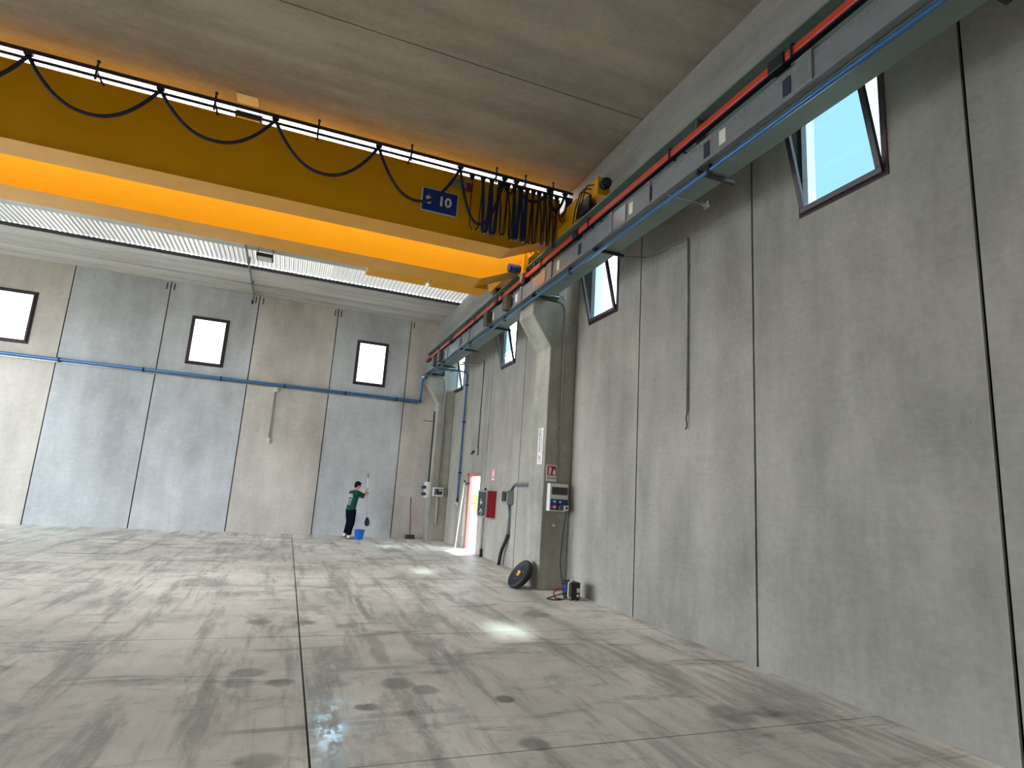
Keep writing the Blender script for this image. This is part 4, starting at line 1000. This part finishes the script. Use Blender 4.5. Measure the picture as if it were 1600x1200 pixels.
# trousers
t_ = MB()
t_.tube([P(0, 0, 0.76), P(0, 0, 0.86), P(0, 0.005, 0.94)], [0.15, 0.168, 0.155], 20, flat=0.74, up=R3 @ Vector((1, 0, 0)))
for s in (1, -1):
    L_ = LEG[s]; a = L_[-1]
    t_.tube([L_[0] + Vector((0, 0, -0.02)), L_[0].lerp(L_[1], 0.5), L_[1], L_[2], a + Vector((0, 0, 0.03))], [0.122, 0.110, 0.092, 0.080, 0.064], 16)
t_.build('trousers', M['trousers'], person, remesh=0.009)
# shoes
for s in (1, -1):
    if s == 1: A, T_, lift = (0.095, -0.08), (0.107, 0.19), 0.0
    else: A, T_, lift = (-0.068, -0.12), (-0.072, 0.14), 0.045
    m_ = MB()
    m_.tube([P(A[0], A[1], 0.05 + lift), P(A[0], A[1] + 0.05, 0.062 + lift * 0.9), P((A[0] + T_[0]) / 2, (A[1] + T_[1]) / 2 + 0.03, 0.05 + lift * 0.4), P(T_[0], T_[1] - 0.03, 0.038), P(T_[0], T_[1] + 0.01, 0.033)], [0.040, 0.049, 0.046, 0.042, 0.022], 14, up=R3 @ Vector((1, 0, 0)), flat=0.8)
    m_.tube([P(A[0], A[1] + 0.04, 0.06 + lift), P(A[0], A[1] + 0.045, 0.115 + lift)], [0.044, 0.042], 12)
    q = m_.build('shoe', M['shoe'], person, remesh=0.007)
    so = MB().tube([P(A[0], A[1] - 0.02, 0.012 + lift), P((A[0] + T_[0]) / 2, (A[1] + T_[1]) / 2, 0.012 + lift * 0.45), P(T_[0], T_[1] - 0.02, 0.010), P(T_[0], T_[1] + 0.02, 0.010)], [0.036, 0.042, 0.040, 0.022], 12, up=R3 @ Vector((1, 0, 0)), flat=0.28)
    tag(so.build('sole', M['sole'], q), 'dark sole')
# the long wall brush in the person's hands
wbr = thing('long_brush', tuple(pole_b), 'long white-handled brush with dark green head held upright by the person', 'brush')
MB().tube([on_pole(0.62), on_pole(1.2), on_pole(1.9)], 0.021, 10).build('handle', M['mop_handle'], wbr)
tag(MB().tube([on_pole(1.88), on_pole(2.03)], 0.027, 10).build('grip', M['teal_grip'], wbr), 'grey-teal grip at the top')
hd = MB()
hd.tube([on_pole(0.66), on_pole(0.60), on_pole(0.52), on_pole(0.44), on_pole(0.39)], [0.025, 0.055, 0.078, 0.075, 0.045], 14, flat=0.7, up=R3 @ Vector((0.6, 0.8, 0)))
hd.build('brush_head', M['mop_dark'], wbr)

# ------------------------------------------------------------------ light
w = bpy.data.worlds.new('sky'); bpy.context.scene.world = w; w.use_nodes = True
nt = w.node_tree; N = nt.nodes.new; L = nt.links.new; bg = nt.nodes['Background']
tc = N('ShaderNodeTexCoord'); nz = N('ShaderNodeTexNoise'); nz.inputs['Scale'].default_value = 2.6; nz.inputs['Detail'].default_value = 7
L(tc.outputs['Generated'], nz.inputs['Vector'])
rp_ = N('ShaderNodeMapRange'); rp_.interpolation_type = 'SMOOTHSTEP'; rp_.inputs['From Min'].default_value = 0.56; rp_.inputs['From Max'].default_value = 0.64; L(nz.outputs['Fac'], rp_.inputs['Value'])
sz = N('ShaderNodeSeparateXYZ'); L(tc.outputs['Generated'], sz.inputs[0])
# pale cloud bank near the horizon with a ragged upper edge, hazy blue with clouds above
n2 = N('ShaderNodeTexNoise'); n2.inputs['Scale'].default_value = 4.5; n2.inputs['Detail'].default_value = 6; L(tc.outputs['Generated'], n2.inputs['Vector'])
ed = N('ShaderNodeMath'); ed.operation = 'MULTIPLY_ADD'; ed.inputs[1].default_value = -0.35; L(n2.outputs['Fac'], ed.inputs[0]); L(sz.outputs['Z'], ed.inputs[2])
hz = N('ShaderNodeMapRange'); hz.inputs['From Min'].default_value = 0.15; hz.inputs['From Max'].default_value = 0.21; hz.inputs['To Min'].default_value = 1.0; hz.inputs['To Max'].default_value = 0.0
L(ed.outputs[0], hz.inputs['Value'])
mxm = N('ShaderNodeMath'); mxm.operation = 'MAXIMUM'; L(hz.outputs[0], mxm.inputs[0]); L(rp_.outputs[0], mxm.inputs[1])
mx = N('ShaderNodeMix'); mx.data_type = 'RGBA'; mx.inputs[6].default_value = (0.36, 0.56, 0.66, 1); mx.inputs[7].default_value = (3.3, 3.7, 4.2, 1)
L(mxm.outputs[0], mx.inputs[0])
L(mx.outputs[2], bg.inputs['Color']); bg.inputs['Strength'].default_value = 1.0
sun = bpy.data.lights.new('sun', 'SUN'); sun.energy = 3.5; sun.angle = math.radians(5); sun.color = (1, 0.96, 0.9)
so = bpy.data.objects.new('sun', sun); COL.objects.link(so); so.location = (20, 20, 30)
so.rotation_euler = Vector((-2.27, -1.9, -5.7)).to_track_quat('-Z', 'Y').to_euler()
def portal(loc, rot, sx, sy):
    l = bpy.data.lights.new('sky_portal', 'AREA'); l.shape = 'RECTANGLE'; l.size = sx; l.size_y = sy
    l.cycles.is_portal = True
    o = bpy.data.objects.new('sky_portal', l); COL.objects.link(o); o.location = loc; o.rotation_euler = rot
for yc in (4.1, 9.11, 14.1, 18.9): portal((XR + 0.19, yc, 5.73), (0, PI / 2, 0), 1.5, 1.05)
portal((XR + 0.25, 16.5, 1.1), (0, PI / 2, 0), 2.2, 1.4)
for xc in (2.19, -2.85): portal((xc, YB + 0.19, 5.73), (-PI / 2, 0, 0), 1.05, 1.5)
portal((XL - 0.25, 12.9, 2.8), (0, -PI / 2, 0), 5.6, 13.0)

# ------------------------------------------------------------------ camera
yaw, pit, rol, fpx = 3.54009878e-01, 1.85568581e-01, -6.53807426e-02, 906.479512
fw = Vector((math.sin(yaw) * math.cos(pit), math.cos(yaw) * math.cos(pit), math.sin(pit)))
rt = Vector((math.cos(yaw), -math.sin(yaw), 0)); dn = fw.cross(rt)
r2 = rt * math.cos(rol) + dn * math.sin(rol); d2 = -rt * math.sin(rol) + dn * math.cos(rol)
cam = bpy.data.cameras.new('camera'); cam.sensor_width = 36; cam.lens = 36 * fpx / 1600; cam.clip_end = 300
co = bpy.data.objects.new('camera', cam); COL.objects.link(co)
mw = Matrix(((r2.x, -d2.x, -fw.x, 0), (r2.y, -d2.y, -fw.y, 0), (r2.z, -d2.z, -fw.z, 1.70), (0, 0, 0, 1)))
co.matrix_world = mw
sc = bpy.context.scene; sc.camera = co
sc.view_settings.view_transform = 'Standard'; sc.view_settings.look = 'None'; sc.view_settings.gamma = 1; sc.view_settings.use_curve_mapping = False
sc.view_settings.exposure = 1.76
sc.cycles.diffuse_bounces = 4; sc.cycles.glossy_bounces = 3; sc.cycles.max_bounces = 8; sc.cycles.adaptive_threshold = 0.04; sc.cycles.sample_clamp_indirect = 6
